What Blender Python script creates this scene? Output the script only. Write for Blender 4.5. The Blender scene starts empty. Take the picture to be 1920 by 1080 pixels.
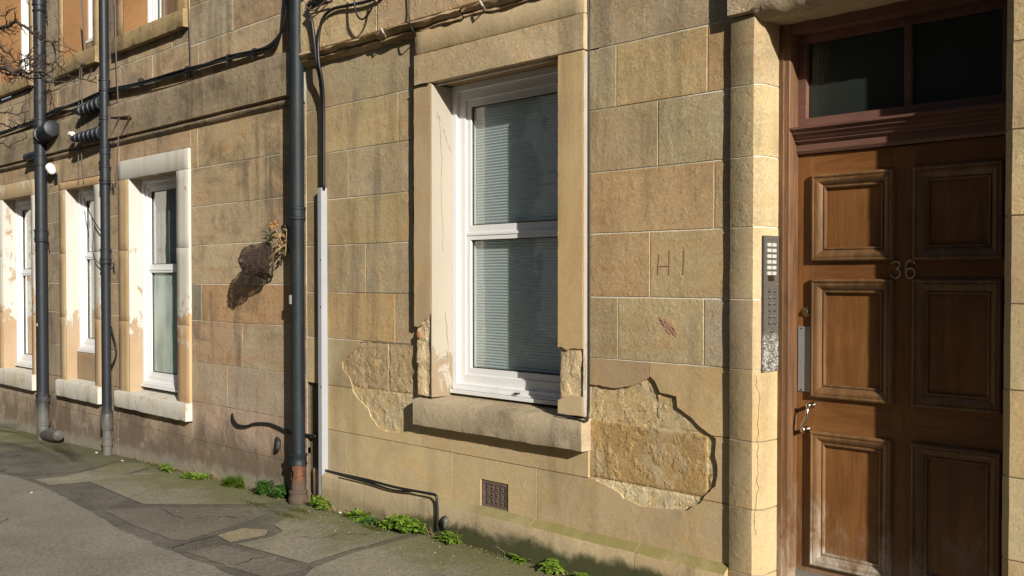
import bpy, math, random
from mathutils import Vector, Matrix, noise
from mathutils.geometry import delaunay_2d_cdt
R = math.radians
SC = bpy.context.scene
COL = SC.collection

# ------------------------------------------------------------------ camera
PHI, PIT, FPX, SYP = R(45.45), R(1.113), 1859.3, 20.5
CAM = Vector((0.0, -3.75, 1.49))
FWD = Vector((-math.sin(PHI)*math.cos(PIT), math.cos(PHI)*math.cos(PIT), -math.sin(PIT)))
RGT = Vector((math.cos(PHI), math.sin(PHI), 0))
UPV = RGT.cross(FWD)
cd = bpy.data.cameras.new('camera'); cam = bpy.data.objects.new('camera', cd); COL.objects.link(cam)
cd.sensor_width = 36; cd.lens = 36*FPX/1920; cd.shift_y = SYP/1920
cd.clip_start = .05; cd.clip_end = 2000
m = Matrix((RGT, UPV, -FWD)).transposed().to_4x4(); m.translation = CAM
cam.matrix_world = m
SC.camera = cam

# ------------------------------------------------------------------ sky, sun, exposure
SUN_TRAVEL = Vector((-2.55, 1.0, -1.10)).normalized()
to_sun = -SUN_TRAVEL
elev = math.asin(to_sun.z)
w = bpy.data.worlds.new('World'); SC.world = w; w.use_nodes = True
nt = w.node_tree; nt.nodes.clear()
so = nt.nodes.new('ShaderNodeOutputWorld'); bg = nt.nodes.new('ShaderNodeBackground'); sk = nt.nodes.new('ShaderNodeTexSky')
sk.sky_type = 'NISHITA'; sk.sun_disc = False; sk.sun_elevation = elev
sk.sun_rotation = math.atan2(to_sun.x, to_sun.y); sk.dust_density = 1.5
bg.inputs[1].default_value = .05
nt.links.new(sk.outputs[0], bg.inputs[0]); nt.links.new(bg.outputs[0], so.inputs[0])
sl = bpy.data.lights.new('sun', 'SUN'); sl.energy = 5.0; sl.angle = R(.5); sl.color = (1, .93, .81)
sun = bpy.data.objects.new('sun', sl); COL.objects.link(sun); sun.location = (8, -8, 8)
sun.rotation_euler = SUN_TRAVEL.to_track_quat('-Z', 'Y').to_euler()
SC.view_settings.view_transform = 'Standard'; SC.view_settings.look = 'None'
SC.view_settings.gamma = 1; SC.view_settings.exposure = .6
SC.view_settings.use_curve_mapping = False

# ------------------------------------------------------------------ survey helpers (photo point -> place on a real plane)
def ray(x, y): return FWD + RGT*((x-960)/FPX) - UPV*((y-540-SYP)/FPX)
def W(x, y, d=0.0):
    k = ray(x, y); return CAM + k*((d-CAM.y)/k.y)
def gz(u):
    return .022*(u+4.4) if u < -4.4 else 0.0
def G(x, y, dz=0.0):
    k = ray(x, y); z = -.02
    for _ in range(12):
        p = CAM + k*((z-CAM.z)/k.z); z = gz(p.x)+dz
    return Vector((p.x, p.y, z))
def UX(x, y=525, d=0.0): return W(x, y, d).x

# ------------------------------------------------------------------ colour
def lin(c): return tuple(((v/255)/12.92 if v/255 <= .04045 else ((v/255+.055)/1.055)**2.4) for v in c)
def alb(r, g, b, k=.92):           # surface colour of a wall face seen as r,g,b in this sun
    l = lin((r, g, b)); return (min(.9, l[0]/k), min(.9, l[1]/(k*.95)), min(.9, l[2]/(k*.90)))

# ------------------------------------------------------------------ mesh helpers
class MB:
    def __init__(s): s.v = []; s.f = []
    def add(s, vs, fs):
        o = len(s.v); s.v += [tuple(v) for v in vs]; s.f += [tuple(i+o for i in f) for f in fs]
    def box(s, a, b):
        x0, y0, z0 = a; x1, y1, z1 = b
        s.add([(x0,y0,z0),(x1,y0,z0),(x1,y1,z0),(x0,y1,z0),(x0,y0,z1),(x1,y0,z1),(x1,y1,z1),(x0,y1,z1)],
              [(0,3,2,1),(4,5,6,7),(0,1,5,4),(1,2,6,5),(2,3,7,6),(3,0,4,7)])
        return s
    def bbox(s, a, b, c=.004):     # box with bevelled long edges
        x0,y0,z0 = a; x1,y1,z1 = b
        def ring(ix, iz, y): return [(x0+ix,y,z0+iz),(x1-ix,y,z0+iz),(x1-ix,y,z1-iz),(x0+ix,y,z1-iz)]
        vs = ring(c,c,y0)+ring(0,0,y0+c)+ring(0,0,y1)
        fs = [(0,1,2,3)]
        for k in (0,4):
            for i in range(4):
                j=(i+1)%4; fs.append((k+i,k+4+i,k+4+j,k+j))
        fs.append((11,10,9,8)); s.add(vs,fs); return s
    def tube(s, pts, r, n=10, caps=True):
        pts = [Vector(p) for p in pts]; rs = r if isinstance(r,(list,tuple)) else [r]*len(pts)
        vs=[]; fs=[]; prev=None
        for i,p in enumerate(pts):
            t=((pts[min(i+1,len(pts)-1)]-pts[max(i-1,0)])).normalized()
            if prev is None:
                a = Vector((0,1,0)) if abs(t.y)<.9 else Vector((1,0,0))
                prev=(a-t*a.dot(t)).normalized()
            else:
                q=prev-t*prev.dot(t)
                if q.length>1e-6: prev=q.normalized()
            b=t.cross(prev)
            for k in range(n):
                an=2*math.pi*k/n; vs.append(p+(prev*math.cos(an)+b*math.sin(an))*rs[i])
        for i in range(len(pts)-1):
            for k in range(n):
                k2=(k+1)%n; fs.append((i*n+k,i*n+k2,(i+1)*n+k2,(i+1)*n+k))
        if caps:
            fs.append(tuple(range(n-1,-1,-1))); fs.append(tuple((len(pts)-1)*n+k for k in range(n)))
        s.add(vs,fs); return s
    def prism(s, poly, y0, y1):    # poly in (u,z), counter-clockwise seen from -y
        n=len(poly)
        s.add([(p[0],y0,p[1]) for p in poly]+[(p[0],y1,p[1]) for p in poly],
              [tuple(range(n)),tuple(range(2*n-1,n-1,-1))]+[(i,i+n,(i+1)%n+n,(i+1)%n) for i in range(n)])
        return s
    def uprism(s, prof, u0, u1):   # profile of (y,z) swept along the wall
        n=len(prof)
        s.add([(u0,p[0],p[1]) for p in prof]+[(u1,p[0],p[1]) for p in prof],
              [tuple(range(n-1,-1,-1)),tuple(range(n,2*n))]+[(i,(i+1)%n,(i+1)%n+n,i+n) for i in range(n)])
        return s
    def zprism(s, prof, z0, z1):   # plan of (u,y) raised from z0 to z1
        n=len(prof)
        s.add([(p[0],p[1],z0) for p in prof]+[(p[0],p[1],z1) for p in prof],
              [tuple(range(n-1,-1,-1)),tuple(range(n,2*n))]+[(i,(i+1)%n,(i+1)%n+n,i+n) for i in range(n)])
        return s
    def ring(s, u0,u1,z0,z1, w, y0, y1):   # rectangular frame, mitred
        o=[(u0,z0),(u1,z0),(u1,z1),(u0,z1)]; i=[(u0+w,z0+w),(u1-w,z0+w),(u1-w,z1-w),(u0+w,z1-w)]
        vs=[(p[0],y,p[1]) for y in (y0,y1) for q in (o,i) for p in q]
        fs=[]
        for a in range(4):
            b=(a+1)%4
            fs += [(a,b,4+b,4+a),(8+b,8+a,12+a,12+b),(a,8+a,8+b,b),(4+a,4+b,12+b,12+a)]
        s.add(vs,fs); return s
    def loop_profile(s, u0,u1,z0,z1, prof):  # mitred moulding: prof = (inset, y)
        vs=[]; fs=[]; n=len(prof)
        for (w,y) in prof: vs += [(u0+w,y,z0+w),(u1-w,y,z0+w),(u1-w,y,z1-w),(u0+w,y,z1-w)]
        for k in range(n-1):
            for a in range(4):
                b=(a+1)%4; fs.append((k*4+a,k*4+b,(k+1)*4+b,(k+1)*4+a))
        s.add(vs,fs); return s
    def block(s, u0,u1,z0,z1, yf=0., depth=.05, rough=.0012, bev=.005, jit=.0016, cell=.07, seed=0., freq=7.):
        nx=max(1,round((u1-u0-2*bev)/cell)); nz=max(1,round((z1-z0-2*bev)/cell))
        us=[u0]+[u0+bev+(u1-u0-2*bev)*i/nx for i in range(nx+1)]+[u1]
        zs=[z0]+[z0+bev+(z1-z0-2*bev)*i/nz for i in range(nz+1)]+[z1]
        A=len(us); B=len(zs); vs=[]; fs=[]
        for j,z in enumerate(zs):
            for i,u in enumerate(us):
                q=Vector((u*freq+seed,seed*.7,z*freq)); bd = i in (0,A-1) or j in (0,B-1)
                n1=noise.fractal(q,1.,2.,4)
                y=yf+(bev*.8 if bd else 0)-n1*rough
                du=dz=0
                if i in (0,1,A-1,A-2): du=noise.noise(q*3+Vector((5,1,2)))*jit
                if j in (0,1,B-1,B-2): dz=noise.noise(q*3+Vector((1,7,3)))*jit
                vs.append((u+du,y,z+dz))
        for j in range(B-1):
            for i in range(A-1): fs.append((j*A+i,j*A+i+1,(j+1)*A+i+1,(j+1)*A+i))
        lp=[i for i in range(A)]+[j*A+A-1 for j in range(1,B)]+[(B-1)*A+i for i in range(A-2,-1,-1)]+[j*A for j in range(B-2,0,-1)]
        o=len(vs)
        for k in lp: vs.append((vs[k][0],yf+depth,vs[k][2]))
        L=len(lp)
        for k in range(L): fs.append((lp[k],o+k,o+(k+1)%L,lp[(k+1)%L]))
        s.add(vs,fs); return s
    def panel(s, outline, holes, y0, depth, cell=.06, rough=.0012, seed=0., clip=None, jag=0., freq=5.):
        """flat coat in the wall plane with ragged holes, its edges turned back by `depth`"""
        pts=[];edges=[]
        def addpoly(P):
            b=len(pts)
            for p in P: pts.append(Vector((p[0],p[1])))
            for i in range(len(P)): edges.append((b+i,b+(i+1)%len(P)))
        addpoly(outline)
        for h in holes: addpoly(h)
        us=[p[0] for p in outline]; zs=[p[1] for p in outline]
        nu=int((max(us)-min(us))/cell); nz=int((max(zs)-min(zs))/cell)
        for i in range(1,nu):
            for j in range(1,nz): pts.append(Vector((min(us)+i*cell+.013*math.sin(j*3.),min(zs)+j*cell+.011*math.sin(i*2.))))
        r=delaunay_2d_cdt(pts,edges,[],0,1e-5)
        P=r[0]; keep=[]
        for f in r[2]:
            c=sum((P[i] for i in f),Vector((0,0)))/len(f)
            if inside(c,outline) and not any(inside(c,h) for h in holes):
                a=(P[f[1]]-P[f[0]]).cross(P[f[2]]-P[f[0]])
                keep.append(tuple(f) if a>0 else tuple(reversed(f)))
        vs=[(p[0],y0-rough*noise.fractal(Vector((p[0]*freq+seed,seed,p[1]*freq)),1.,2.,3),p[1]) for p in P]
        cnt={}
        for f in keep:
            for i in range(len(f)): cnt[(f[i],f[(i+1)%len(f)])]=1
        o=len(vs); vs2=vs+[(v[0],y0+depth,v[2]) for v in vs]; fs=list(keep)
        for (a,b) in cnt:
            if (b,a) not in cnt: fs.append((a,a+o,b+o,b))
        used=sorted({i for f in fs for i in f}); mp={k:i for i,k in enumerate(used)}
        s.add([vs2[k] for k in used],[tuple(mp[i] for i in f) for f in fs]); return s
    def slab(s, outline, zf, th, jag=.0, cell=.12, seed=0., rough=.002):
        """paving piece: outline in (u,y), top follows zf(u), edges drop by th"""
        pts=[Vector((p[0],p[1])) for p in outline]; n=len(pts); edges=[(i,(i+1)%n) for i in range(n)]
        us=[p[0] for p in outline]; ys=[p[1] for p in outline]
        for i in range(1,int((max(us)-min(us))/cell)):
            for j in range(1,int((max(ys)-min(ys))/cell)): pts.append(Vector((min(us)+i*cell+.01*math.sin(j*5.),min(ys)+j*cell+.01*math.sin(i*3.))))
        r=delaunay_2d_cdt(pts,edges,[],0,1e-5); P=r[0]; keep=[]
        for f in r[2]:
            c=sum((P[i] for i in f),Vector((0,0)))/len(f)
            if inside(c,outline):
                a=(P[f[1]]-P[f[0]]).cross(P[f[2]]-P[f[0]]); keep.append(tuple(f) if a>0 else tuple(reversed(f)))
        vs=[(p[0],p[1],zf(p[0])+rough*noise.fractal(Vector((p[0]*3+seed,p[1]*3,seed)),1.,2.,3)) for p in P]
        cnt={}
        for f in keep:
            for i in range(len(f)): cnt[(f[i],f[(i+1)%len(f)])]=1
        o=len(vs); vs2=vs+[(v[0],v[1],v[2]-th) for v in vs]; fs=list(keep)
        for (a,b) in cnt:
            if (b,a) not in cnt: fs.append((a,a+o,b+o,b))
        used=sorted({i for f in fs for i in f}); mp={k:i for i,k in enumerate(used)}
        s.add([vs2[k] for k in used],[tuple(mp[i] for i in f) for f in fs]); return s
    def lathe(s, prof, base, axis=(0,0,1), n=20):   # prof=(t along axis, radius)
        ax=Vector(axis).normalized(); a=Vector((0,1,0)) if abs(ax.y)<.9 else Vector((1,0,0))
        p=(a-ax*a.dot(ax)).normalized(); b=ax.cross(p); vs=[];fs=[];base=Vector(base)
        for (t,r) in prof:
            for k in range(n):
                an=2*math.pi*k/n; vs.append(base+ax*t+(p*math.cos(an)+b*math.sin(an))*max(r,1e-4))
        for i in range(len(prof)-1):
            for k in range(n):
                k2=(k+1)%n; fs.append((i*n+k,i*n+k2,(i+1)*n+k2,(i+1)*n+k))
        fs.append(tuple(range(n-1,-1,-1))); fs.append(tuple((len(prof)-1)*n+k for k in range(n)))
        s.add(vs,fs); return s

def inside(p, poly):
    c=False; n=len(poly); x,y=p[0],p[1]
    for i in range(n):
        x1,y1=poly[i][0],poly[i][1]; x2,y2=poly[(i+1)%n][0],poly[(i+1)%n][1]
        if (y1>y)!=(y2>y) and x < (x2-x1)*(y-y1)/(y2-y1)+x1: c=not c
    return c
def ragged(poly, step=.02, amp=.006, seed=0.):
    out=[]; n=len(poly)
    for i in range(n):
        a=Vector(poly[i][:2]); b=Vector(poly[(i+1)%n][:2]); k=max(1,int((b-a).length/step)); nn=Vector((-(b-a).y,(b-a).x)).normalized()
        for j in range(k):
            p=a.lerp(b,j/k); d=noise.noise(Vector((p.x*23+seed,p.y*23,seed)))*amp+noise.noise(Vector((p.x*70,p.y*70,seed)))*amp*.6
            out.append((p.x+nn.x*d,p.y+nn.y*d))
    return out

def obj(name, mb, mat, parent=None, color=None, smooth=False, auto=None):
    me=bpy.data.meshes.new(name); me.from_pydata(mb.v,[],mb.f); me.update()
    if smooth: me.polygons.foreach_set('use_smooth',[True]*len(me.polygons))
    if auto is not None:
        me.polygons.foreach_set('use_smooth',[True]*len(me.polygons)); me.set_sharp_from_angle(angle=R(auto))
    o=bpy.data.objects.new(name,me); COL.objects.link(o); me.materials.append(mat)
    if color is not None: o.color=(color[0],color[1],color[2],1)
    if parent is not None: attach(o,parent)
    return o
def attach(o,parent):
    o.parent=parent
    o.matrix_parent_inverse=world_of(parent).inverted()
def world_of(o):
    m=Matrix.Translation(o.location) @ o.rotation_euler.to_matrix().to_4x4()
    if o.parent is not None: m=world_of(o.parent) @ o.matrix_parent_inverse @ m
    return m
def thing(name, label, cat, loc, group=None):
    o=bpy.data.objects.new(name,None); COL.objects.link(o); o.location=loc; o.empty_display_size=.1
    o['label']=label; o['category']=cat
    if group: o['group']=group
    return o
def tag(o,label,cat,group=None):
    o['label']=label; o['category']=cat
    if group: o['group']=group
    return o
def part(name,parent,loc=(0,0,0)):
    o=bpy.data.objects.new(name,None); COL.objects.link(o); o.empty_display_size=.05
    o.location=loc; attach(o,parent); return o

# ------------------------------------------------------------------ materials
class N:
    def __init__(s,name):
        s.m=bpy.data.materials.new(name); s.m.use_nodes=True; s.t=s.m.node_tree; s.t.nodes.clear()
        s.out=s.t.nodes.new('ShaderNodeOutputMaterial'); s.b=s.n('ShaderNodeBsdfPrincipled'); s.l(s.b.outputs[0],s.out.inputs[0])
        s.b.inputs['Specular IOR Level'].default_value=.3
        s.tc=s.n('ShaderNodeTexCoord'); s.P=s.tc.outputs['Object']
    def n(s,t,**k):
        x=s.t.nodes.new(t)
        for a,b in k.items(): setattr(x,a,b)
        return x
    def l(s,a,b): s.t.links.new(a,b)
    def set(s,i,v):
        if hasattr(v,'links') or isinstance(v,bpy.types.NodeSocket): s.l(v,i)
        elif isinstance(v,(tuple,list)): i.default_value=tuple(v)+((1,) if len(v)==3 and len(i.default_value)==4 else ())
        else: i.default_value=v
    def math(s,op,a,b=0.,c=None,clamp=False):
        x=s.n('ShaderNodeMath',operation=op,use_clamp=clamp); s.set(x.inputs[0],a); s.set(x.inputs[1],b)
        if c is not None: s.set(x.inputs[2],c)
        return x.outputs[0]
    def mapv(s,scale=(1,1,1),loc=None,vec=None):
        x=s.n('ShaderNodeMapping'); s.l(vec or s.P,x.inputs[0]); x.inputs['Scale'].default_value=scale
        if loc is not None:
            if isinstance(loc,bpy.types.NodeSocket): s.l(loc,x.inputs['Location'])
            else: x.inputs['Location'].default_value=loc
        return x.outputs[0]
    def noise(s,scale,vec=None,detail=4,rough=.6,dist=0.):
        x=s.n('ShaderNodeTexNoise'); s.l(vec or s.P,x.inputs[0]); x.inputs['Scale'].default_value=scale
        x.inputs['Detail'].default_value=detail; x.inputs['Roughness'].default_value=rough; x.inputs['Distortion'].default_value=dist
        return x.outputs[0]
    def vor(s,scale,vec=None,feat='F1'):
        x=s.n('ShaderNodeTexVoronoi',feature=feat); s.l(vec or s.P,x.inputs[0]); x.inputs['Scale'].default_value=scale
        return x.outputs[0]
    def ramp(s,f,a,b,lo=0.,hi=1.):
        x=s.n('ShaderNodeMapRange',clamp=True); s.l(f,x.inputs[0])
        for i,v in enumerate((a,b,lo,hi)): x.inputs[i+1].default_value=v
        x.interpolation_type='SMOOTHSTEP'
        return x.outputs[0]
    def mix(s,f,a,b,mode='MIX'):
        x=s.n('ShaderNodeMix',data_type='RGBA',blend_type=mode); s.set(x.inputs[0],f); s.set(x.inputs[6],a); s.set(x.inputs[7],b)
        return x.outputs[2]
    def scale(s,c,f):
        x=s.n('ShaderNodeVectorMath',operation='SCALE'); s.set(x.inputs[0],c); s.set(x.inputs['Scale'],f); return x.outputs[0]
    def z(s):
        x=s.n('ShaderNodeSeparateXYZ'); s.l(s.P,x.inputs[0]); return x.outputs
    def bump(s,h,dist,strength=1.,prev=None):
        x=s.n('ShaderNodeBump'); s.l(h,x.inputs['Height']); x.inputs['Distance'].default_value=dist; x.inputs['Strength'].default_value=strength
        if prev is not None: s.l(prev,x.inputs['Normal'])
        return x.outputs[0]
    def fin(s,c,rough=.9,nrm=None):
        s.set(s.b.inputs['Base Color'],c); s.set(s.b.inputs['Roughness'],rough)
        if nrm is not None: s.l(nrm,s.b.inputs['Normal'])
        return s.m

GRIME=(.045,.04,.032)
def stone(name, grain=1., bed=.35, grime=.45, mottle=.35, bumpy=1., algae=0., soot=0., damp=0., pale=0., relief=1., crust=0.):
    q=N(name); oi=q.n('ShaderNodeObjectInfo')
    off=q.math('MULTIPLY',oi.outputs['Random'],37.)
    cx=q.n('ShaderNodeCombineXYZ')
    for i in range(3): q.l(off,cx.inputs[i])
    V=q.mapv((1,1,1),cx.outputs[0])
    col=oi.outputs['Color']
    big=q.noise(3.4,V,5,.62,.3)
    c=q.mix(q.ramp(big,.46,.60,0,mottle),col,q.mix(1.,col,(.90,.92,.97),'MULTIPLY'))
    c=q.mix(q.ramp(q.noise(5.1,V,4,.6,.5),.52,.66,0,mottle),c,q.mix(1.,c,(1.10,.95,.74),'MULTIPLY'))
    bd=q.noise(1.,q.mapv((1.6,1.6,22),cx.outputs[0]),4,.55,.4)
    c=q.mix(q.ramp(bd,.5,.75,0,bed),c,q.mix(1.,c,(.95,.74,.56),'MULTIPLY'))
    c=q.mix(q.ramp(bd,.5,.25,0,bed*.8),c,q.mix(1.,c,(1.12,1.12,1.1),'MULTIPLY'))
    fine=q.noise(115,V,3,.75); grn=q.noise(290,V,2,.75)
    c=q.scale(c,q.math('ADD',q.math('MULTIPLY',fine,.95*grain),1-.475*grain))
    c=q.scale(c,q.math('ADD',q.math('MULTIPLY',grn,.8*grain),1-.4*grain))
    spk=q.noise(62,V,3,.85); c=q.scale(c,q.math('ADD',q.math('MULTIPLY',spk,.85*grain),1-.425*grain))
    pit=q.vor(64,V); pm=q.ramp(q.noise(12,V,3,.6),.48,.62)
    c=q.mix(q.math('MULTIPLY',q.ramp(pit,.17,.08,0,.4*grain),pm),c,q.scale(c,.35))
    ws=q.noise(1.35,q.mapv((1,1,.8),(2,9,5)),6,.66,.5)
    c=q.mix(q.ramp(ws,.44,.66,0,.75),c,q.mix(1.,c,(.80,.76,.72),'MULTIPLY'))
    c=q.mix(q.ramp(ws,.46,.32,0,.6),c,q.mix(1.,c,(1.08,1.07,1.0),'MULTIPLY'))
    # soot and rain streaks
    st=q.noise(1.,q.mapv((5,5,.55)),5,.65,.3); st2=q.noise(1.1,None,4,.6)
    g=q.math('MULTIPLY',q.ramp(st,.45,.70,0,1),q.ramp(st2,.38,.60,0,1))
    c=q.mix(q.math('MULTIPLY',g,grime),c,GRIME)
    if soot>0:
        s2=q.noise(2.2,q.mapv((1,1,1.6)),6,.68,.6)
        c=q.mix(q.ramp(s2,.46,.68,0,soot),c,(.05,.043,.035))
    if crust>0:
        s2=q.noise(4.5,None,7,.75,.8)
        c=q.mix(q.ramp(s2,.50,.60,0,crust),c,(.46,.39,.26))
    if pale>0:
        p=q.noise(1.6,q.mapv((1,1,.8),(3,1,7)),6,.66,.5)
        c=q.mix(q.ramp(p,.52,.62,0,pale),c,(.36,.30,.22))
    if damp>0:
        zz=q.z()[2]; xx=q.z()[0]
        gz_=q.math('MULTIPLY',q.math('MINIMUM',q.math('ADD',xx,4.4),0.),.022)
        h=q.math('SUBTRACT',zz,gz_)
        dn=q.noise(2.6,q.mapv((1,1,.7)),6,.66,.5)
        hh=q.math('SUBTRACT',h,q.math('MULTIPLY',q.math('SUBTRACT',dn,.5),1.3))
        c=q.mix(q.ramp(hh,.62,.18,0,damp),c,(.090,.064,.046))
        pn=q.noise(3.,q.mapv((1,1,1),(9,2,1)),6,.7,.8)
        c=q.mix(q.math('MULTIPLY',q.ramp(pn,.55,.63,0,.75*min(1,damp*1.4)),q.ramp(h,.75,.45)),c,(.30,.245,.185))
        wt=q.math('ADD',h,q.math('MULTIPLY',q.noise(5.,None,5,.7),.22))
        c=q.mix(q.ramp(wt,.24,.16,0,.75*min(1,damp*1.4)),c,(.27,.25,.20))
    if algae>0:
        zz=q.z()[2]; xx=q.z()[0]
        gz_=q.math('MULTIPLY',q.math('MINIMUM',q.math('ADD',xx,4.4),0.),.022)
        h=q.math('SUBTRACT',zz,gz_)
        an=q.noise(3.2,None,5,.6,.6)
        hh=q.math('ADD',h,q.math('MULTIPLY',q.math('SUBTRACT',an,.5),-.26))
        c=q.mix(q.math('MULTIPLY',q.ramp(hh,.13,.07,0,algae),q.ramp(xx,-5.3,-4.4,.25,1)),c,q.mix(q.noise(40),(.028,.034,.012),(.05,.058,.02)))
        # yellow-green on ledges that catch the rain
        nn=q.n('ShaderNodeNewGeometry'); sp=q.n('ShaderNodeSeparateXYZ'); q.l(nn.outputs['Normal'],sp.inputs[0])
        led=q.math('MULTIPLY',q.math('MULTIPLY',q.ramp(sp.outputs[2],.35,.6),q.ramp(q.noise(3.),.3,.6,.2,.9)),q.ramp(xx,-5.0,-3.4,.15,1))
        c=q.mix(q.math('MULTIPLY',led,algae),c,(.19,.17,.05))
    h1=q.noise(17,V,4,.6); h2=q.noise(170,V,4,.8); h3=q.noise(75,V,3,.75)
    b=q.bump(h1,.0011*bumpy*relief); b=q.bump(h3,.0007*bumpy*relief,.9,b); b=q.bump(h2,.0015*bumpy,1.,b)
    if bed>.45: b=q.bump(bd,.003*relief,.8,b)
    b=q.bump(q.math('MULTIPLY',q.ramp(pit,.05,.22),q.math('ADD',pm,.15)),.0022*bumpy,.7,b)
    return q.fin(c,.92,b)

M={}
M['ashlar']=stone('ashlar_sandstone',bed=.42,grime=.45,mottle=.34,bumpy=.62,soot=.14)
M['ashlar_left']=stone('ashlar_sandstone_weathered',bed=.5,grime=.6,mottle=.35,soot=.48,damp=.0,bumpy=.7)
M['ashlar_low']=stone('ashlar_sandstone_damp',bed=.3,grime=.4,mottle=.4,soot=.14,damp=.76,bumpy=.7,algae=.35)
M['render']=stone('lime_render',grain=.5,bed=.14,grime=.3,mottle=.45,bumpy=.32,relief=.5)
M['plinth']=stone('plinth_stone',grain=.6,bed=.1,grime=.55,mottle=.25,bumpy=.45,algae=.95,relief=.5)
M['sill']=stone('weathered_sill_stone',grain=.7,bed=.1,grime=.9,mottle=.2,bumpy=.6,algae=.22,relief=.6,soot=.25)
M['rough']=stone('spalled_sandstone',grain=1.3,bed=.4,grime=.1,mottle=.3,bumpy=2.4,crust=.5,relief=1.3)
M['string']=stone('string_course_sandstone',bed=.55,grime=.65,mottle=.35,soot=.5,bumpy=1.2)
M['frieze']=stone('frieze_sandstone',bed=.6,grime=.3,mottle=.3,soot=.12,bumpy=1.3,relief=1.2)
M['jamb']=stone('jamb_sandstone',grain=.6,bed=.2,grime=.22,mottle=.3,bumpy=.4,relief=.5)
M['surround']=stone('smooth_surround',grain=.4,bed=.12,grime=.32,mottle=.3,bumpy=.22,relief=.4)

def mortar():
    q=N('mortar'); n=q.noise(30,None,4,.7)
    st=q.noise(1.1,None,4,.6)
    c=q.mix(n,(.55,.51,.42),(.80,.77,.68)); c=q.mix(q.ramp(st,.45,.65),c,(.22,.18,.12))
    return q.fin(c,.95,q.bump(n,.004))
M['mortar']=mortar()
def plain0(name,c):
    q=N(name); n=q.noise(40,None,4,.7); return q.fin(q.scale(c,q.math('ADD',n,.5)),.95)
def dirt_joint():
    q=N('dark_joint'); n=q.noise(30,None,4,.7); return q.fin(q.mix(n,(.06,.05,.035),(.16,.125,.08)),.95,q.bump(n,.003))
M['djoint']=dirt_joint(); M['dirt_and_shade']=plain0('joint_dirt_and_shade',(.035,.032,.024))

def peeled(name,paint,base,lo,hi,amt=.5,stain=.5):
    """white masonry paint worn off in patches; more wear low down (z between lo and hi)"""
    q=N(name); zz=q.z()[2]
    n=q.noise(5.5,q.mapv((1,1,.55)),7,.68,.8)
    thr=q.ramp(zz,lo,hi,.62,.30)
    n=q.math('ADD',n,q.math('MULTIPLY',q.math('SUBTRACT',q.noise(38,None,5,.75),.5),.16))
    mask=q.ramp(q.math('SUBTRACT',n,q.math('SUBTRACT',.92,q.math('MULTIPLY',thr,amt*2))),-.03,.03)
    big=q.noise(2.,q.mapv((1,1,.6),(4,4,4)),5,.6); fine=q.noise(120,None,3,.7)
    b=q.mix(q.ramp(big,.35,.7),base,tuple(x*f for x,f in zip(base,(.84,.75,.66))))
    b=q.scale(b,q.math('ADD',q.math('MULTIPLY',fine,.5),.75))
    st=q.noise(1.,q.mapv((9,9,.8)),5,.65); p=q.mix(q.ramp(st,.5,.72,0,stain),paint,(.40,.33,.22))
    p=q.mix(q.ramp(q.noise(14,q.mapv((1,1,.4)),5,.7),.55,.75,0,stain*.6),p,(.48,.38,.25))
    c=q.mix(mask,p,b)
    h=q.math('SUBTRACT',q.math('MULTIPLY',fine,.12),mask)
    return q.fin(c,.75,q.bump(h,.0022))
M['white_sill']=peeled('worn_white_sill_paint',(.50,.485,.43),alb(180,150,110),-.5,2.,.29,.75)
M['white_stone']=peeled('worn_white_masonry_paint',(.54,.525,.47),alb(180,150,114),.5,1.8,.47,.5)
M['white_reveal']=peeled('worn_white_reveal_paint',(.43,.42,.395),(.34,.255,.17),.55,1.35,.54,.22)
M['bare_edge']=peeled('scraped_orange_stone',(.50,.47,.40),alb(176,152,116),1.6,2.9,.66,.4)
M['cream']=peeled('cream_masonry_paint',(.33,.298,.25),(.27,.215,.15),.6,1.6,.36,.16)
M['orange']=stone('orange_sandstone',grain=.6,bed=.3,grime=.2,mottle=.25,soot=.12,bumpy=.5)

def plain(name,c,rough=.5,metal=0.,var=.12,scale=30,bump=0.,spec=.4):
    q=N(name); n=q.noise(scale,None,4,.65)
    cc=q.scale(c,q.math('ADD',q.math('MULTIPLY',n,2*var),1-var))
    q.b.inputs['Metallic'].default_value=metal; q.b.inputs['Specular IOR Level'].default_value=spec
    return q.fin(cc,q.math('ADD',q.math('MULTIPLY',n,.2),rough-.1),q.bump(n,bump) if bump else None)
def upvc():
    q=N('white_plastic'); n=q.noise(6,q.mapv((1,1,.4)),5,.7); f=q.noise(60,None,3,.7)
    c=q.mix(q.ramp(n,.5,.75,0,.3),(.70,.71,.72),(.56,.55,.52)); c=q.scale(c,q.math('ADD',q.math('MULTIPLY',f,.12),.94))
    return q.fin(c,.35)
M['upvc']=upvc()
M['gasket']=plain('black_gasket',(.02,.02,.02),.6)
def iron():
    q=N('painted_cast_iron'); n=q.noise(14,q.mapv((1,1,.5)),6,.7,.5); f=q.noise(90,None,4,.7)
    c=q.mix(n,(.010,.012,.016),(.022,.027,.035))
    c=q.mix(q.ramp(q.noise(7,q.mapv((1,1,.35),(2,5,1)),6,.75),.60,.72,0,.7),c,(.13,.125,.115))
    c=q.mix(q.ramp(q.noise(22,None,5,.75),.68,.76,0,.8),c,(.10,.045,.02))
    zz=q.z()[2]
    c=q.mix(q.math('MULTIPLY',q.ramp(q.math('ADD',zz,q.math('MULTIPLY',n,.5)),.62,.30),.6),c,q.mix(f,(.10,.095,.085),(.20,.19,.17)))
    return q.fin(c,q.math('ADD',q.math('MULTIPLY',f,.25),.33),q.bump(f,.0012))
M['iron']=iron()
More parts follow.
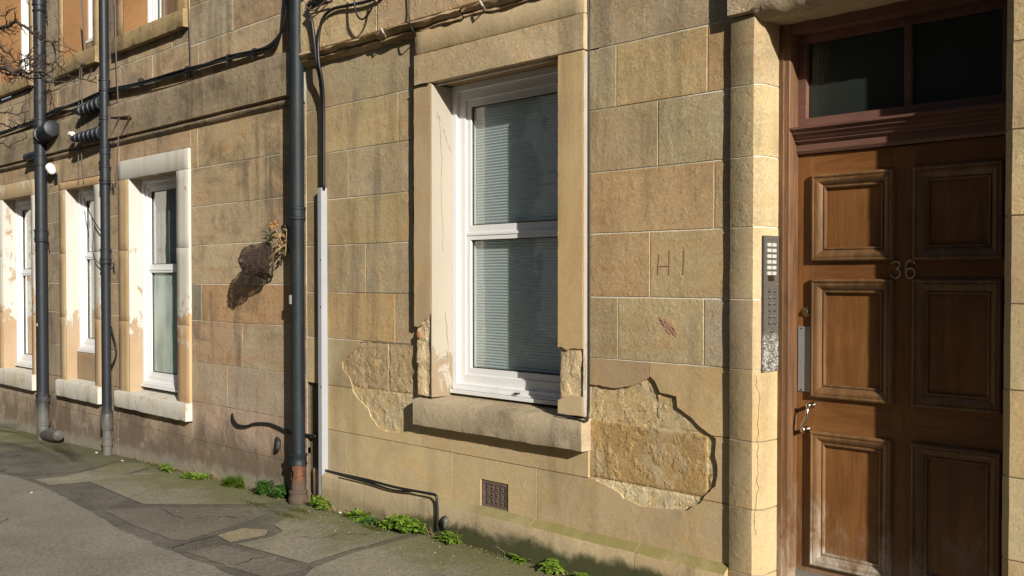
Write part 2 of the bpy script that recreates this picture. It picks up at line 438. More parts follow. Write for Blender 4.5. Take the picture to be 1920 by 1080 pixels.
def iron2():
    q=N('grey_blue_pipe_paint'); n=q.noise(8,q.mapv((1,1,.3)),6,.7,.5); f=q.noise(90,None,4,.7)
    c=q.mix(q.ramp(n,.3,.7),(.007,.011,.014),(.016,.023,.027))
    c=q.mix(q.ramp(q.noise(30,None,5,.75),.66,.74,0,.7),c,(.2,.2,.19))
    return q.fin(c,q.math('ADD',q.math('MULTIPLY',f,.2),.46),q.bump(f,.0010))
M['iron_blue']=iron2()
def rust():
    q=N('rust'); n=q.noise(16,None,6,.7,.6); f=q.noise(70,None,4,.7)
    c=q.mix(q.ramp(n,.44,.68),(.060,.034,.024),(.23,.080,.028)); c=q.mix(q.ramp(f,.55,.75,0,.7),c,(.13,.09,.07))
    zz=q.z()[2]; c=q.mix(q.ramp(zz,.17,.08),c,q.mix(f,(.05,.035,.028),(.11,.078,.06)))
    return q.fin(c,.85,q.bump(f,.004))
M['rust']=rust()
M['rust_dark']=plain('rusty_grille_iron',(.13,.092,.076),.75,0,.4,40,.002)
M['cable']=plain('black_cable_sheath',(.012,.012,.013),.45,0,.3,60)
M['cable_grey']=plain('sun_bleached_cable',(.10,.085,.08),.6,0,.3,60)
M['cable_pink']=plain('dusty_brown_cable',(.12,.075,.07),.6,0,.3,60)
M['trunking']=plain('grey_plastic_trunking',(.30,.315,.345),.45,0,.10,9)
M['white']=plain('white_plastic_casing',(.72,.72,.70),.35,0,.05)
M['steel']=plain('brushed_steel',(.42,.42,.42),.38,1.,.1,200)
M['plate']=plain('dull_aluminium_plate',(.30,.30,.31),.42,.3,.12,25)
M['brass']=plain('tarnished_brass',(.36,.29,.17),.35,1.,.3,60)
M['nickel']=plain('worn_nickel',(.5,.47,.42),.25,1.,.2,60)
M['label']=plain('name_label_paper',(.42,.42,.40),.6,0,.1,200)
M['button']=plain('metal_button',(.30,.29,.27),.3,1.,.2,90)
def panelm():
    q=N('scratched_intercom_steel'); f=q.noise(160,None,4,.7); zz=q.z()[2]
    sc=q.noise(1.,q.mapv((38,30,52)),5,.8,2.2)
    m_=q.math('MULTIPLY',q.ramp(sc,.50,.56),q.ramp(zz,1.27,1.22))
    c=q.mix(f,(.085,.078,.068),(.15,.14,.12)); c=q.mix(m_,c,(.62,.62,.6))
    q.b.inputs['Metallic'].default_value=.25
    return q.fin(c,.42,q.bump(f,.0008))
M['intercom']=panelm()

def wood(name,a,b,pale,horizontal=False,wear=1.,spec=.35,rough=.42):
    q=N(name); s=(14,14,1.6) if not horizontal else (1.6,14,14)
    oi=q.n('ShaderNodeObjectInfo'); off=q.math('MULTIPLY',oi.outputs['Random'],19.)
    cx=q.n('ShaderNodeCombineXYZ')
    for i in range(3): q.l(off,cx.inputs[i])
    n=q.noise(1.,q.mapv(s,cx.outputs[0]),6,.65,1.2); f=q.noise(1.,q.mapv(tuple(x*7 for x in s),cx.outputs[0]),4,.7)
    big=q.noise(2.5,None,4,.6)
    c=q.mix(q.ramp(n,.3,.7),a,b); c=q.scale(c,q.math('ADD',q.math('MULTIPLY',f,.5),.75)); c=q.scale(c,q.math('ADD',q.math('MULTIPLY',big,.9),.55))
    scr=q.noise(1.,q.mapv((34,34,120),(3,3,3)),5,.75,2.); c=q.mix(q.math('MULTIPLY',q.ramp(scr,.64,.70),.35),c,pale)
    zz=q.z()[2]
    wn=q.noise(9,q.mapv((1,1,.5)),6,.72,.6)
    hz=q.math('ADD',zz,q.math('MULTIPLY',q.math('SUBTRACT',wn,.5),-1.1))
    worn=q.math('MULTIPLY',q.ramp(hz,.50,.10),wear,clamp=True)
    c=q.mix(q.math('MULTIPLY',worn,q.ramp(f,.25,.6,.35,1.)),c,pale)
    sp=q.ramp(q.noise(75,None,4,.8),.70,.74,0,.5*wear); c=q.mix(sp,c,pale)
    q.b.inputs['Specular IOR Level'].default_value=spec
    return q.fin(c,q.math('ADD',q.math('MULTIPLY',f,.2),q.math('ADD',rough-.1,q.math('MULTIPLY',worn,.35))),q.bump(f,.0012))
M['door']=wood('varnished_oak',(.145,.060,.019),(.205,.092,.030),(.25,.20,.15),wear=.8,rough=.36)
M['door_h']=wood('varnished_oak_rail',(.140,.057,.018),(.20,.088,.029),(.25,.20,.15),True,wear=.8,rough=.36)
M['door_mould']=wood('varnished_oak_moulding',(.10,.052,.022),(.185,.098,.042),(.36,.32,.27),wear=1.25,rough=.36)
M['frame']=wood('oak_door_frame',(.085,.042,.02),(.150,.076,.036),(.26,.20,.14),wear=1.)
M['painted']=wood('red_brown_painted_timber',(.125,.062,.048),(.17,.088,.068),(.24,.15,.13),True,wear=.35)

def glass(name,tint=(.9,.95,.94),refl=1.):
    q=N(name); t=q.t; t.nodes.remove(q.b)
    tr=q.n('ShaderNodeBsdfTransparent'); tr.inputs[0].default_value=tint+(1,)
    gl=q.n('ShaderNodeBsdfGlossy'); gl.inputs['Roughness'].default_value=.02
    lw=q.n('ShaderNodeLayerWeight'); fr=q.math('ADD',.04,q.math('MULTIPLY',q.math('POWER',lw.outputs['Facing'],5.),.96)); lw.inputs[0].default_value=.5
    n=q.noise(3.,None,2,.5); bp=q.bump(n,.004); q.l(bp,gl.inputs['Normal'])
    mx=q.n('ShaderNodeMixShader'); q.l(q.math('MULTIPLY',fr,refl,clamp=True),mx.inputs[0]); q.l(tr.outputs[0],mx.inputs[1]); q.l(gl.outputs[0],mx.inputs[2]); q.l(mx.outputs[0],q.out.inputs[0])
    return q.m
M['glass']=glass('window_glass',(.93,.97,.97),4.)
def fanglass():
    q=N('dark_reeded_glass'); n=q.noise(1.,q.mapv((130,130,6)),3,.6); b=q.noise(2.,None,4,.6)
    c=q.mix(b,(.012,.015,.013),(.028,.034,.030)); q.b.inputs['Specular IOR Level'].default_value=.5
    return q.fin(c,.2,q.bump(n,.0012))
M['fanglass']=fanglass()
def frost():
    q=N('frosted_glass'); n=q.noise(1.6,q.mapv((2,2,1)),4,.6)
    c=q.mix(q.ramp(n,.35,.65),(.20,.28,.255),(.40,.47,.43)); q.b.inputs['Specular IOR Level'].default_value=.5
    return q.fin(c,.16)
M['frost']=frost()
M['blind']=plain('grey_green_blind',(.76,.83,.82),.6,0,.06,5)
def curtain(name,c):
    q=N(name); n=q.noise(1.,q.mapv((26,26,.6)),3,.6,.4)
    return q.fin(q.mix(n,tuple(x*.7 for x in c),c),.9,q.bump(n,.02))
M['net']=curtain('net_curtain',(.62,.64,.62)); M['greycurtain']=curtain('grey_curtain',(.46,.48,.46)); M['dimcurtain']=curtain('dim_curtain',(.30,.34,.33))
M['dark']=plain('unlit_interior',(.03,.03,.03),.9)
def netting():
    q=N('rusty_wire'); n=q.noise(30,None,4,.7); return q.fin(q.mix(n,(.035,.024,.019),(.105,.070,.054)),.75)
M['netting']=netting()
M['dry']=plain('dead_stem',(.24,.17,.075),.85,0,.4,60)
M['dryflower']=plain('withered_orange_flower',(.34,.17,.06),.85,0,.3,60)
M['dryleaf']=plain('dark_dead_leaf',(.075,.075,.035),.85,0,.3,60)
M['bark']=plain('dark_twig_bark',(.05,.036,.028),.85,0,.4,50,.002)
def leaf(name,a,b):
    q=N(name); oi=q.n('ShaderNodeObjectInfo'); n=q.noise(45,None,3,.7)
    c=q.mix(q.ramp(n,.3,.7),a,b); q.b.inputs['Specular IOR Level'].default_value=.35
    t=q.n('ShaderNodeBsdfTranslucent'); q.l(c,t.inputs[0]); mx=q.n('ShaderNodeMixShader'); mx.inputs[0].default_value=.3
    q.set(q.b.inputs['Base Color'],c); q.b.inputs['Roughness'].default_value=.55
    q.l(q.b.outputs[0],mx.inputs[1]); q.l(t.outputs[0],mx.inputs[2]); q.l(mx.outputs[0],q.out.inputs[0]); return q.m
M['leaf']=leaf('weed_leaf',(.10,.20,.018),(.27,.40,.05)); M['leaf_dark']=leaf('dark_weed_leaf',(.035,.11,.02),(.10,.21,.04))
M['moss']=leaf('moss',(.055,.07,.012),(.13,.14,.025))

def paving(name,a,b,moss=.6,fleck=.5,patch=.4,bumpy=1.):
    q=N(name); n=q.noise(2.,None,6,.65,.3); f=q.noise(130,None,3,.75); v=q.vor(170)
    oi=q.n('ShaderNodeObjectInfo')
    c=q.mix(q.ramp(n,.3,.7),a,b)
    g2=q.noise(48,None,4,.8)
    c=q.scale(c,q.math('ADD',q.math('MULTIPLY',f,.9),.55)); c=q.scale(c,q.math('ADD',q.math('MULTIPLY',g2,2.0),0.0))
    c=q.mix(q.ramp(q.noise(100,None,3,.85),.60,.70,0,fleck),c,(.26,.245,.205))
    c=q.mix(q.ramp(q.noise(4.3,q.mapv((1,1,1),(7,3,2)),6,.7,.9),.58,.66,0,patch),c,(.035,.032,.026))
    yy=q.z()[1]
    mn=q.noise(3.4,q.mapv((1,1,1),(1,8,4)),6,.7,.4)
    mm=q.math('ADD',yy,q.math('MULTIPLY',q.math('SUBTRACT',mn,.5),1.5))
    c=q.mix(q.ramp(mm,-.75,-.12,0,moss),c,q.mix(f,(.060,.068,.014),(.145,.15,.034)))
    h=q.math('ADD',q.math('MULTIPLY',f,.6),q.math('MULTIPLY',v,.5))
    return q.fin(c,.9,q.bump(q.noise(18,None,4,.7),.006*bumpy,.7,q.bump(h,.0025*bumpy)))
M['asphalt']=paving('worn_asphalt',(.175,.162,.130),(.218,.204,.166),moss=0,fleck=.45,patch=.12,bumpy=1.2)
M['tar']=paving('dark_tar',(.080,.074,.062),(.140,.128,.104),moss=.45,fleck=.35,patch=.6,bumpy=1.4)
M['slab']=paving('paving_stone',(.185,.170,.130),(.245,.226,.172),moss=.68,fleck=.4,patch=.40)
M['slab_brown']=paving('brown_paving_stone',(.125,.110,.088),(.170,.152,.122),moss=.3,fleck=.4,patch=.55)
M['slab_pale']=paving('pale_paving_stone',(.22,.19,.125),(.28,.245,.165),moss=.1,fleck=.4,patch=.05)
M['road']=paving('road_asphalt',(.05,.05,.05),(.07,.07,.068),moss=0,fleck=.4,patch=.1)
M['kerb']=paving('granite_kerb',(.2,.2,.19),(.28,.27,.26),moss=0,fleck=.6,patch=.1)
M['chips']=plain('pale_chips',(.40,.375,.32),.8,0,.2,300)
M['redmark']=plain('faded_red_crayon',(.41,.25,.155),.9,0,.35,120)
M['pinkmark']=plain('rubbed_red_chalk',(.46,.25,.18),.9,0,.45,160)
M['sticker']=plain('torn_pale_sticker',(.36,.38,.33),.7,0,.3,200)

# ================================================================== ground
def zpave(u): return gz(u)
mb=MB()
us=[-60,-30,-20,-14,-12,-10,-8,-6,-5,-4.4,-3,0,5,12,40]
for i in range(len(us)-1):
    a,b=us[i],us[i+1]
    mb.add([(a,-400,gz(a)-.13),(b,-400,gz(b)-.13),(b,-2.72,gz(b)-.13),(a,-2.72,gz(a)-.13)],[(0,1,2,3)])
road=obj('road',mb,M['road']); road['kind']='structure'
mb=MB()
for i in range(len(us)-1):
    a,b=us[i],us[i+1]
    mb.add([(a,-2.72,gz(a)),(b,-2.72,gz(b)),(b,-2.58,gz(b)),(a,-2.58,gz(a)),(a,-2.72,gz(a)-.13),(b,-2.72,gz(b)-.13)],[(0,1,2,3),(4,5,1,0)])
kerb=obj('kerb',mb,M['kerb']); kerb['kind']='structure'
mb=MB()
for i in range(len(us)-1):
    a,b=us[i],us[i+1]
    mb.add([(a,-2.58,gz(a)-.003),(b,-2.58,gz(b)-.003),(b,.3,gz(b)-.003),(a,.3,gz(a)-.003)],[(0,1,2,3)])
pave=obj('pavement',mb,M['tar']); pave['kind']='structure'
def gp(L): return [tuple(G(x,y)[:2]) for x,y in L]
def ccw(P):
    a=sum(P[i][0]*P[(i+1)%len(P)][1]-P[(i+1)%len(P)][0]*P[i][1] for i in range(len(P)))
    return P if a>0 else P[::-1]
def paver(name,P,mat,dz=0.,th=.03,amp=.012,seed=1.,step=.06):
    P=ccw(P); mb=MB(); mb.slab(ragged(P,step,amp,seed),lambda u:gz(u)+dz*.25,th*.2,seed=seed,rough=.0008)
    o=obj(name,mb,mat,pave); o.data.materials.append(M['dirt_and_shade'])
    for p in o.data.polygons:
        if abs(p.normal.z)<.5: p.material_index=1  # sides coloured dark to stand in for shade and hide sunlit slab edges
    return o
def ground_crack(L,wd=.004):
    P=[G(x,y) for x,y in L]; Q=[]
    for i in range(len(P)-1):
        for j in range(8):
            p=P[i].lerp(P[i+1],j/8); t=(P[i+1]-P[i]).normalized(); sd=Vector((-t.y,t.x,0)); p=p+sd*(.03*noise.noise(p*7)+.012*noise.noise(p*31)); Q.append((p,sd))
    vs=[];fs=[]
    for p,sd in Q:
        w_=wd*(.3+abs(noise.noise(p*17))*1.8); vs += [(p.x-sd.x*w_,p.y-sd.y*w_,gz(p.x)+.0042),(p.x+sd.x*w_,p.y+sd.y*w_,gz(p.x)+.0042)]
    for i in range(len(Q)-1): fs.append((2*i+1,2*i,2*i+2,2*i+3))
    mb=MB(); mb.add(vs,fs); obj('crack',mb,M['dirt_and_shade'],pave)
ground_crack([(0,985),(8,978),(18,972)],.006); ground_crack([(330,1028),(345,1020),(380,1010),(410,1003)],.007); ground_crack([(440,1062),(470,1048),(500,1046)],.005); ground_crack([(300,955),(345,975),(400,968),(450,972)],.003); ground_crack([(560,1006),(600,1010),(640,1001),(700,1004)],.003)
edge=gp([(0,889),(35,896),(70,908),(115,929),(160,955),(197,975),(225,994),(260,1005),(290,1022),(318,1031),(350,1046),(400,1062),(430,1076),(470,1090)])
e0=edge[0]; e1=edge[-1]
asp=[(-40,e0[1]-.03),(-20,e0[1]+.02)]+edge+[(-4.2,-1.28),(-3.2,-1.42),(0,-1.5),(20,-1.5),(20,-2.57),(-40,-2.57)]
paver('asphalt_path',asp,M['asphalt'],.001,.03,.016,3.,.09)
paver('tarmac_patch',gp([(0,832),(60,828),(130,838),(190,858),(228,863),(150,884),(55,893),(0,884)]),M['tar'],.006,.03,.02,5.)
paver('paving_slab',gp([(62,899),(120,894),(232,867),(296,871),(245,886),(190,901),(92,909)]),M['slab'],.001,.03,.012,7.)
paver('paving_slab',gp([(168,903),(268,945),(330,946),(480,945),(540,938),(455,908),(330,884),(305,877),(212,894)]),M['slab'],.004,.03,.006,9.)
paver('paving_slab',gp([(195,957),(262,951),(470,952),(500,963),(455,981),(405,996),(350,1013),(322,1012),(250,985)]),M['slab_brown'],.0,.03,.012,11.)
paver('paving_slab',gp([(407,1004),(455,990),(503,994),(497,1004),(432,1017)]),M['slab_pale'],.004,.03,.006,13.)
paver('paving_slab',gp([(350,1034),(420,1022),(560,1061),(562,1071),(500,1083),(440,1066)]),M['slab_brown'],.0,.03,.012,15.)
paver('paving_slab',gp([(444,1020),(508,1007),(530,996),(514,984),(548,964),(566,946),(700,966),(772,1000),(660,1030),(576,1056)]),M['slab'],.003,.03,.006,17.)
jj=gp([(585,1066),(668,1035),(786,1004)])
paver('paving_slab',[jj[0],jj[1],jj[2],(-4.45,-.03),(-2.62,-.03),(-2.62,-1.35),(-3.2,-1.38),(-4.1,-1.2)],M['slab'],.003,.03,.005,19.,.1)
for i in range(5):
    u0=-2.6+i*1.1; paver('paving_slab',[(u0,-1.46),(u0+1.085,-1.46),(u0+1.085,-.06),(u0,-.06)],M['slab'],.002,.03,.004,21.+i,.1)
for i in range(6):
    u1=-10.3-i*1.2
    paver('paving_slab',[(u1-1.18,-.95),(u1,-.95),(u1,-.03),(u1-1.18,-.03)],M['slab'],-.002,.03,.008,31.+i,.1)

# ================================================================== tenement on the near side of the joint
ZR=[.21,.495,.79,1.10,1.405,1.717,2.02,2.328,2.629,2.93]
UB=-5.803
tenR=thing('sandstone_tenement','honey sandstone tenement with the brown door and peeling render under its window','building',(-3,0,0))
TINT=random.Random(7)
def tint(c,v=.07):
    k=1+TINT.uniform(-v,v); return (c[0]*k*(1+TINT.uniform(-.015,.015)),c[1]*k,c[2]*k*(1+TINT.uniform(-.05,.05)))
def bcol(c):
    c=[v*.8+m_*.2 for v,m_ in zip(c,(160,134,88))]
    return tint(alb(min(235,c[0]*.96+16),c[1]*.95+20,c[2]*.93+30),.025)
def run(parent,z0,z1,ul,mat,cols,yf=0.,g=.0028,rough=.0003,name='stone_block',cell=.07,bev=.0022,depth=.04,freq=7.):
    for i in range(len(ul)-1):
        mb=MB().block(ul[i]+g,ul[i+1]-g,z0+g,z1-g,yf,depth,rough,seed=TINT.uniform(0,50),cell=cell,bev=bev,freq=freq)
        obj(name,mb,mat,parent,color=bcol(cols[i%len(cols)]),auto=22)
A=M['ashlar']
L0,L1=UB,-4.60; R0,R1=-3.262,-2.431
strip=UX(598)     # narrow stones beside the downpipe
# left of the window
run(tenR,ZR[8],ZR[9],[L0,strip,L1],A,[(128,108,72),(150,128,88)])
run(tenR,ZR[7],ZR[8],[L0,strip,UX(746.7,220),L1],A,[(128,104,68),(163,135,86),(152,128,84)])
run(tenR,ZR[6],ZR[7],[L0,UX(653,330),L1],A,[(142,119,78),(157,134,92)])
run(tenR,ZR[5],ZR[6],[L0,strip,L1],A,[(128,106,66),(160,133,84)])
run(tenR,ZR[4],ZR[5],[L0,strip,UX(685.7,500),L1],A,[(138,112,70),(152,129,86),(152,130,88)])
run(tenR,ZR[3],ZR[4],[L0,strip,UX(741,590),L1],A,[(140,114,72),(162,128,74),(150,125,84)])
# right of the window
run(tenR,ZR[8],ZR[9]+.02,[R0,R1],A,[(146,124,88)])
run(tenR,ZR[7],ZR[8],[R0,UX(1155.7,180),UX(1326.5,150),R1],A,[(152,133,90),(164,134,80),(152,116,70)])
run(tenR,ZR[6],ZR[7],[R0,UX(1233.8,260),R1],A,[(152,124,82),(154,134,90)])
run(tenR,ZR[5],ZR[6],[R0,UX(1339.4,370),R1],A,[(162,127,74),(150,122,76)])
run(tenR,ZR[4],ZR[5],[R0,UX(1219,500),R1],A,[(153,120,73),(154,128,82)])
run(tenR,ZR[3],ZR[4],[R0,UX(1159,620),UX(1320,620),R1],A,[(150,126,84),(165,141,94),(150,132,98)])
# over the string course and up
FZ=3.005
run(tenR,FZ,3.36,[L0,-4.93,-3.1,-1.4,.3,2.2],M['frieze'],[(172,146,100),(168,140,95)],yf=-.055,rough=.006,cell=.05,bev=.008,freq=4.,depth=.07)
for k,z in enumerate((3.36,3.665,3.97,4.275,4.58,4.885,5.19)):
    o=-.55*(k%2); run(tenR,z,z+.305,[L0]+[L0+.9+o+.95*i for i in range(8)]+[2.2],A,[(150,124,82),(158,132,90),(146,124,86)],cell=.15)
# string course: weathered overhanging moulding
def string(parent,u0,u1,prof,mat,col,amp,name='string_course',step=.03,seed=0.):
    n=max(2,int((u1-u0)/step)); P=len(prof); vs=[];fs=[]
    for i in range(n+1):
        u=u0+(u1-u0)*i/n
        for k,(y,z) in enumerate(prof):
            q=Vector((u*3.1+seed,k*.35+seed,z*3)); q2=Vector((u*11+seed,k*.5,3))
            a=amp*(noise.noise(q)+.6*noise.noise(q2)); b=amp*(noise.noise(q+Vector((9,2,4)))+.6*noise.noise(q2+Vector((4,4,4))))
            if k in (0,P-1): a=b=0
            vs.append((u,y+a,z+b))
    for i in range(n):
        for k in range(P-1): fs.append((i*P+k,(i+1)*P+k,(i+1)*P+k+1,i*P+k+1))
    mb=MB(); mb.add(vs,[f[::-1] for f in fs]); return obj(name,mb,mat,parent,color=col,auto=60)
profR=[(.03,FZ+.02),(-.055,FZ+.004),(-.078,FZ-.012),(-.062,FZ-.03),(-.035,FZ-.036),(-.045,FZ-.052),(-.024,FZ-.065),(-.004,FZ-.078),(.03,FZ-.08)]
ulist=[L0,-4.93,-4.15,-3.1,-1.4,.3,2.2]
for i in range(6): string(tenR,ulist[i]+.004,ulist[i+1]-.004,profR,M['string'],bcol((150,122,80)),.018,seed=i*3.)
# smooth render below, broken open in two places
PR=[(60,200),(130,212),(215,228),(300,215),(370,195),(435,155),(470,185),(495,255),(600,280),(608,350),(690,410),(740,465),(800,510),(850,545),(845,640),(865,740),(860,780),(845,850),(795,895),(750,955),(660,1005),(600,1000),(480,990),(400,980),(330,950),(265,930),(250,900),(180,860),(100,815),(45,770),(15,740)]
def px(L,sx,ox,oy): return [tuple(W(ox+x/sx,oy+y/sx)[i] for i in (0,2)) for x,y in L]
hr=px(PR,3.373,1090,660); hr[0]=(R0-.05,hr[0][1]); hr[-1]=(R0-.05,hr[-1][1]); hr=hr[::-1]
hr=ragged(hr,.018,.006,2.)
PL=[(355,322),(300,330),(255,390),(165,470),(170,530),(225,600),(250,700),(290,760),(360,820),(380,880),(430,960),(500,1000),(620,1008),(690,975),(760,930),(760,322)]
hl=px(PL,4,600,560); hl=ragged(hl,.02,.007,8.)
RC=[(170,141,90),(160,133,84),(166,138,92),(150,126,82)]
def islands(mb):
    par=list(range(len(mb.v)))
    def fd(i):
        while par[i]!=i: par[i]=par[par[i]]; i=par[i]
        return i
    for f in mb.f:
        for i in f[1:]: par[fd(i)]=fd(f[0])
    gr={}
    for f in mb.f: gr.setdefault(fd(f[0]),[]).append(f)
    out=[]
    for fs in gr.values():
        us=sorted({i for f in fs for i in f}); mp={k:i for i,k in enumerate(us)}
        m2=MB(); m2.add([mb.v[k] for k in us],[tuple(mp[i] for i in f) for f in fs])
        if len(fs)>12: out.append(m2)
    return out
def rpanel(u0,u1,z0,z1,holes,c,y0=0.,g=.0022,mat='render'):
    mb=MB().panel([(u0+g,z0+g),(u1-g,z0+g),(u1-g,z1-g),(u0+g,z1-g)],holes,y0,.022,seed=TINT.uniform(0,40))
    for isl in islands(mb): obj('render_panel',isl,M[mat],tenR,color=bcol(c))
rpanel(strip,L1+.02,ZR[2],ZR[3],[hl],(158,134,88)); rpanel(L0,strip,ZR[2],ZR[3],[],(168,140,92))
rpanel(strip,L1+.02,ZR[1],ZR[2],[hl],(172,146,94)); rpanel(L0,strip,ZR[1],ZR[2],[],(160,132,86))
xa,xb,xc=UX(650,840),UX(849,900),UX(1007,930)
rpanel(L1+.02,R0,ZR[1],.66,[],(160,134,90))
V_U=(UX(902,925),UX(952,930)); V_Z=(.232,.374)
vent_hole=[(V_U[0]-.004,.225),(V_U[1]+.004,.225),(V_U[1]+.004,V_Z[1]+.004),(V_U[0]-.004,V_Z[1]+.004)]
for a,b,c in ((L0,strip,(158,128,88)),(strip,xa,(164,140,100)),(xa,xb,(172,146,96)),(xb,xc,(168,140,92)),(xc,R1,(162,136,92))):
    rpanel(a,b,ZR[0],ZR[1],[hr] + ([vent_hole] if a==xb else []),c)
xm=UX(1217,690)
rpanel(R0,xm,ZR[2],ZR[3],[hr],(150,122,78)); rpanel(xm,R1,ZR[2],ZR[3],[hr],(172,142,90))
rpanel(R0,R1,ZR[1],ZR[2],[hr],(168,138,88))
# bare stone behind the breaks
def rough(u0,u1,z0,z1,c,y=.014,rg=.007,cell=.014,mat='rough',bev=.003):
    mb=MB().block(u0,u1,z0,z1,y,.03,rg*.65,bev,.003,cell,TINT.uniform(0,50),17.); obj('stone_block',mb,M[mat],tenR,color=bcol(c),auto=50)
xs=UX(1231,760,.014)
rough(R0-.05,xs-.003,.795,1.12,(176,150,100)); rough(xs+.003,-2.42,.795,1.12,(164,132,74))
rough(R0-.05,UX(1328,870,.014),.505,.787,(148,114,54),y=.010,rg=.004); rough(UX(1328,870,.014)+.004,-2.42,.505,.787,(170,136,76))
rough(R0-.05,-2.42,.19,.498,(192,168,122),y=.012,rg=.008)
rough(-5.62,UX(728,650),.80,1.12,(150,124,78),y=.006,rg=.007); rough(-5.62,L1+.03,.48,.794,(172,150,108),y=.007,rg=.007); rough(UX(728,650)+.005,L1+.03,.80,1.12,(152,124,76),y=.005,rg=.005)
# pointing behind all joints
mb=MB()
for (a,b,c,d) in ((L0,L1+.05,ZR[3]-.004,FZ-.04),(R0-.05,-2.40,ZR[3]-.004,FZ+.0),(-4.62,-3.2,2.62,FZ-.04)): mb.box((a,.003,c),(b,.02,d))
obj('mortar',mb,M['mortar'],tenR)
for (a,b) in (((R0-.05,.0140,.2),(-2.425,.024,1.09)),((-5.62,.0075,.48),(L1+.02,.024,1.09))): obj('bedding_mortar',MB().box(a,b),M['rough'],tenR,color=alb(186,160,116))
mb=MB()
mb.box((L0,.0255,-.3),(-4.46,.06,1.094)); mb.box((-4.459,.0256,-.3),(-3.421,.06,.79)); mb.box((-3.42,.0255,-.3),(-2.40,.06,1.094)); mb.box((L0,.022,3.02),(2.2,.06,5.5)); mb.box((L0,.0215,1.094),(-4.46,.06,3.02)); mb.box((-3.42,.0215,1.094),(-2.3,.06,2.64)); mb.box((-4.46,.0216,2.66),(2.2,.06,3.02))
mb.box((-1.20,.022,-.3),(2.2,.06,2.64))
obj('wall_core',mb,M['djoint'],tenR)
# plinth
def plinth(u0,u1,c):
    n=max(2,int((u1-u0)/.06)); prof=[(.02,.232),(-.003,.226),(-.044,.196),(-.05,.186),(-.05,.10),(-.05,.02),(-.05,-.12)]
    vs=[];fs=[];P=len(prof)
    for i in range(n+1):
        u=u0+(u1-u0)*i/n
        for k,(y,z) in enumerate(prof): 
            q=Vector((u*5,k*.9,z*5)); vs.append((u,y+.003*noise.noise(q),z+(.004*noise.noise(q*2.1) if 0<k<6 else 0)))
    for i in range(n):
        for k in range(P-1): fs.append((i*P+k+1,(i+1)*P+k+1,(i+1)*P+k,i*P+k))
    fs.append(tuple(range(P))); fs.append(tuple(range(n*P+P-1,n*P-1,-1)))
    mb=MB(); mb.add(vs,fs); obj('plinth_stone',mb,M['plinth'],tenR,color=bcol(c),auto=50)
pls=[-5.56,UX(679,930,-.05),UX(991.7,1000,-.05),UX(1189.7,1040,-.05),R1]
for i in range(4): plinth(pls[i]+.0025,pls[i+1]-.0025,[(150,128,88),(148,126,90),(160,136,92),(158,132,88)][i])
mb=MB().block(UB+.06,-5.562,-.12,.21,-.004,.04,.006,.01,.003,.05,3.); obj('stone_block',mb,M['plinth'],tenR,color=bcol((150,116,84)),auto=50)

# ------------------------------------------------------------------ door surround
JU=-2.313; CH=.034
def jamb(z0,z1,c,name='jamb_stone',left=True):
    g=.003; z0+=g; z1-=g
    if left: plan=[(R1+.001,.03),(R1+.001,-.018),(R1+.004,-.020),(JU,-.020),(JU+CH,.014),(JU+CH,.30),(R1+.03,.30)]
    else: plan=[(-1.26-CH,.30),(-1.26-CH,-.001),(-1.26,-.035),(-.80,-.035),(-.80,.03),(-1.1,.30)]
    n=6; vs=[];fs=[];P=len(plan)
    for k in range(n+1):
        z=z0+(z1-z0)*k/n
        for i,(u,y) in enumerate(plan):
            q=Vector((u*6+z0*9,y*8,z*6)); d=.0016*noise.noise(q)
            vs.append((u+d,y+d,z))
    for k in range(n):
        for i in range(P):
            j=(i+1)%P; fs.append((k*P+i,k*P+j,(k+1)*P+j,(k+1)*P+i))
    fs.append(tuple(range(P-1,-1,-1))); fs.append(tuple(n*P+i for i in range(P)))
    mb=MB(); mb.add(vs,fs); obj(name,mb,M['jamb'] if z1<1.75 else A,tenR,color=bcol(c),auto=35)
zz=[-.1,.21]+ZR[1:9]
jc=[(160,136,98),(168,142,98),(175,148,100),(172,146,96),(170,144,98),(174,148,100),(166,144,98),(160,138,94),(150,126,86)]
for i in range(len(zz)-1): jamb(zz[i],zz[i+1],jc[i]); jamb(zz[i],zz[i+1],[(176,152,104),(168,140,92)][i%2],left=False)
mb=MB()
mb.zprism([(R1+.02,.02),(R1+.003,-.0165),(JU,-.0175),(JU+CH-.004,.0145),(JU+CH-.004,.29),(R1+.03,.29)],-.09,2.62)
mb.zprism([(-1.1,.29),(-1.26-CH+.004,.29),(-1.26-CH+.004,.002),(-1.262,-.029),(-.81,-.029),(-.81,.02)],-.09,2.62)
obj('mortar',mb,M['mortar'],tenR)
# ashlar right of the door
for i in range(1,len(zz)-1): run(tenR,zz[i],zz[i+1],[-.798,[-.1,.35][i%2],1.1,2.2],A,[(160,133,88),(150,126,84)],cell=.12)
mb=MB().block(-.798,2.2,-.1,.207,-.04,.06,.003,.01,.003,.1,5.); obj('plinth_stone',mb,M['plinth'],tenR,color=bcol((150,128,90)))
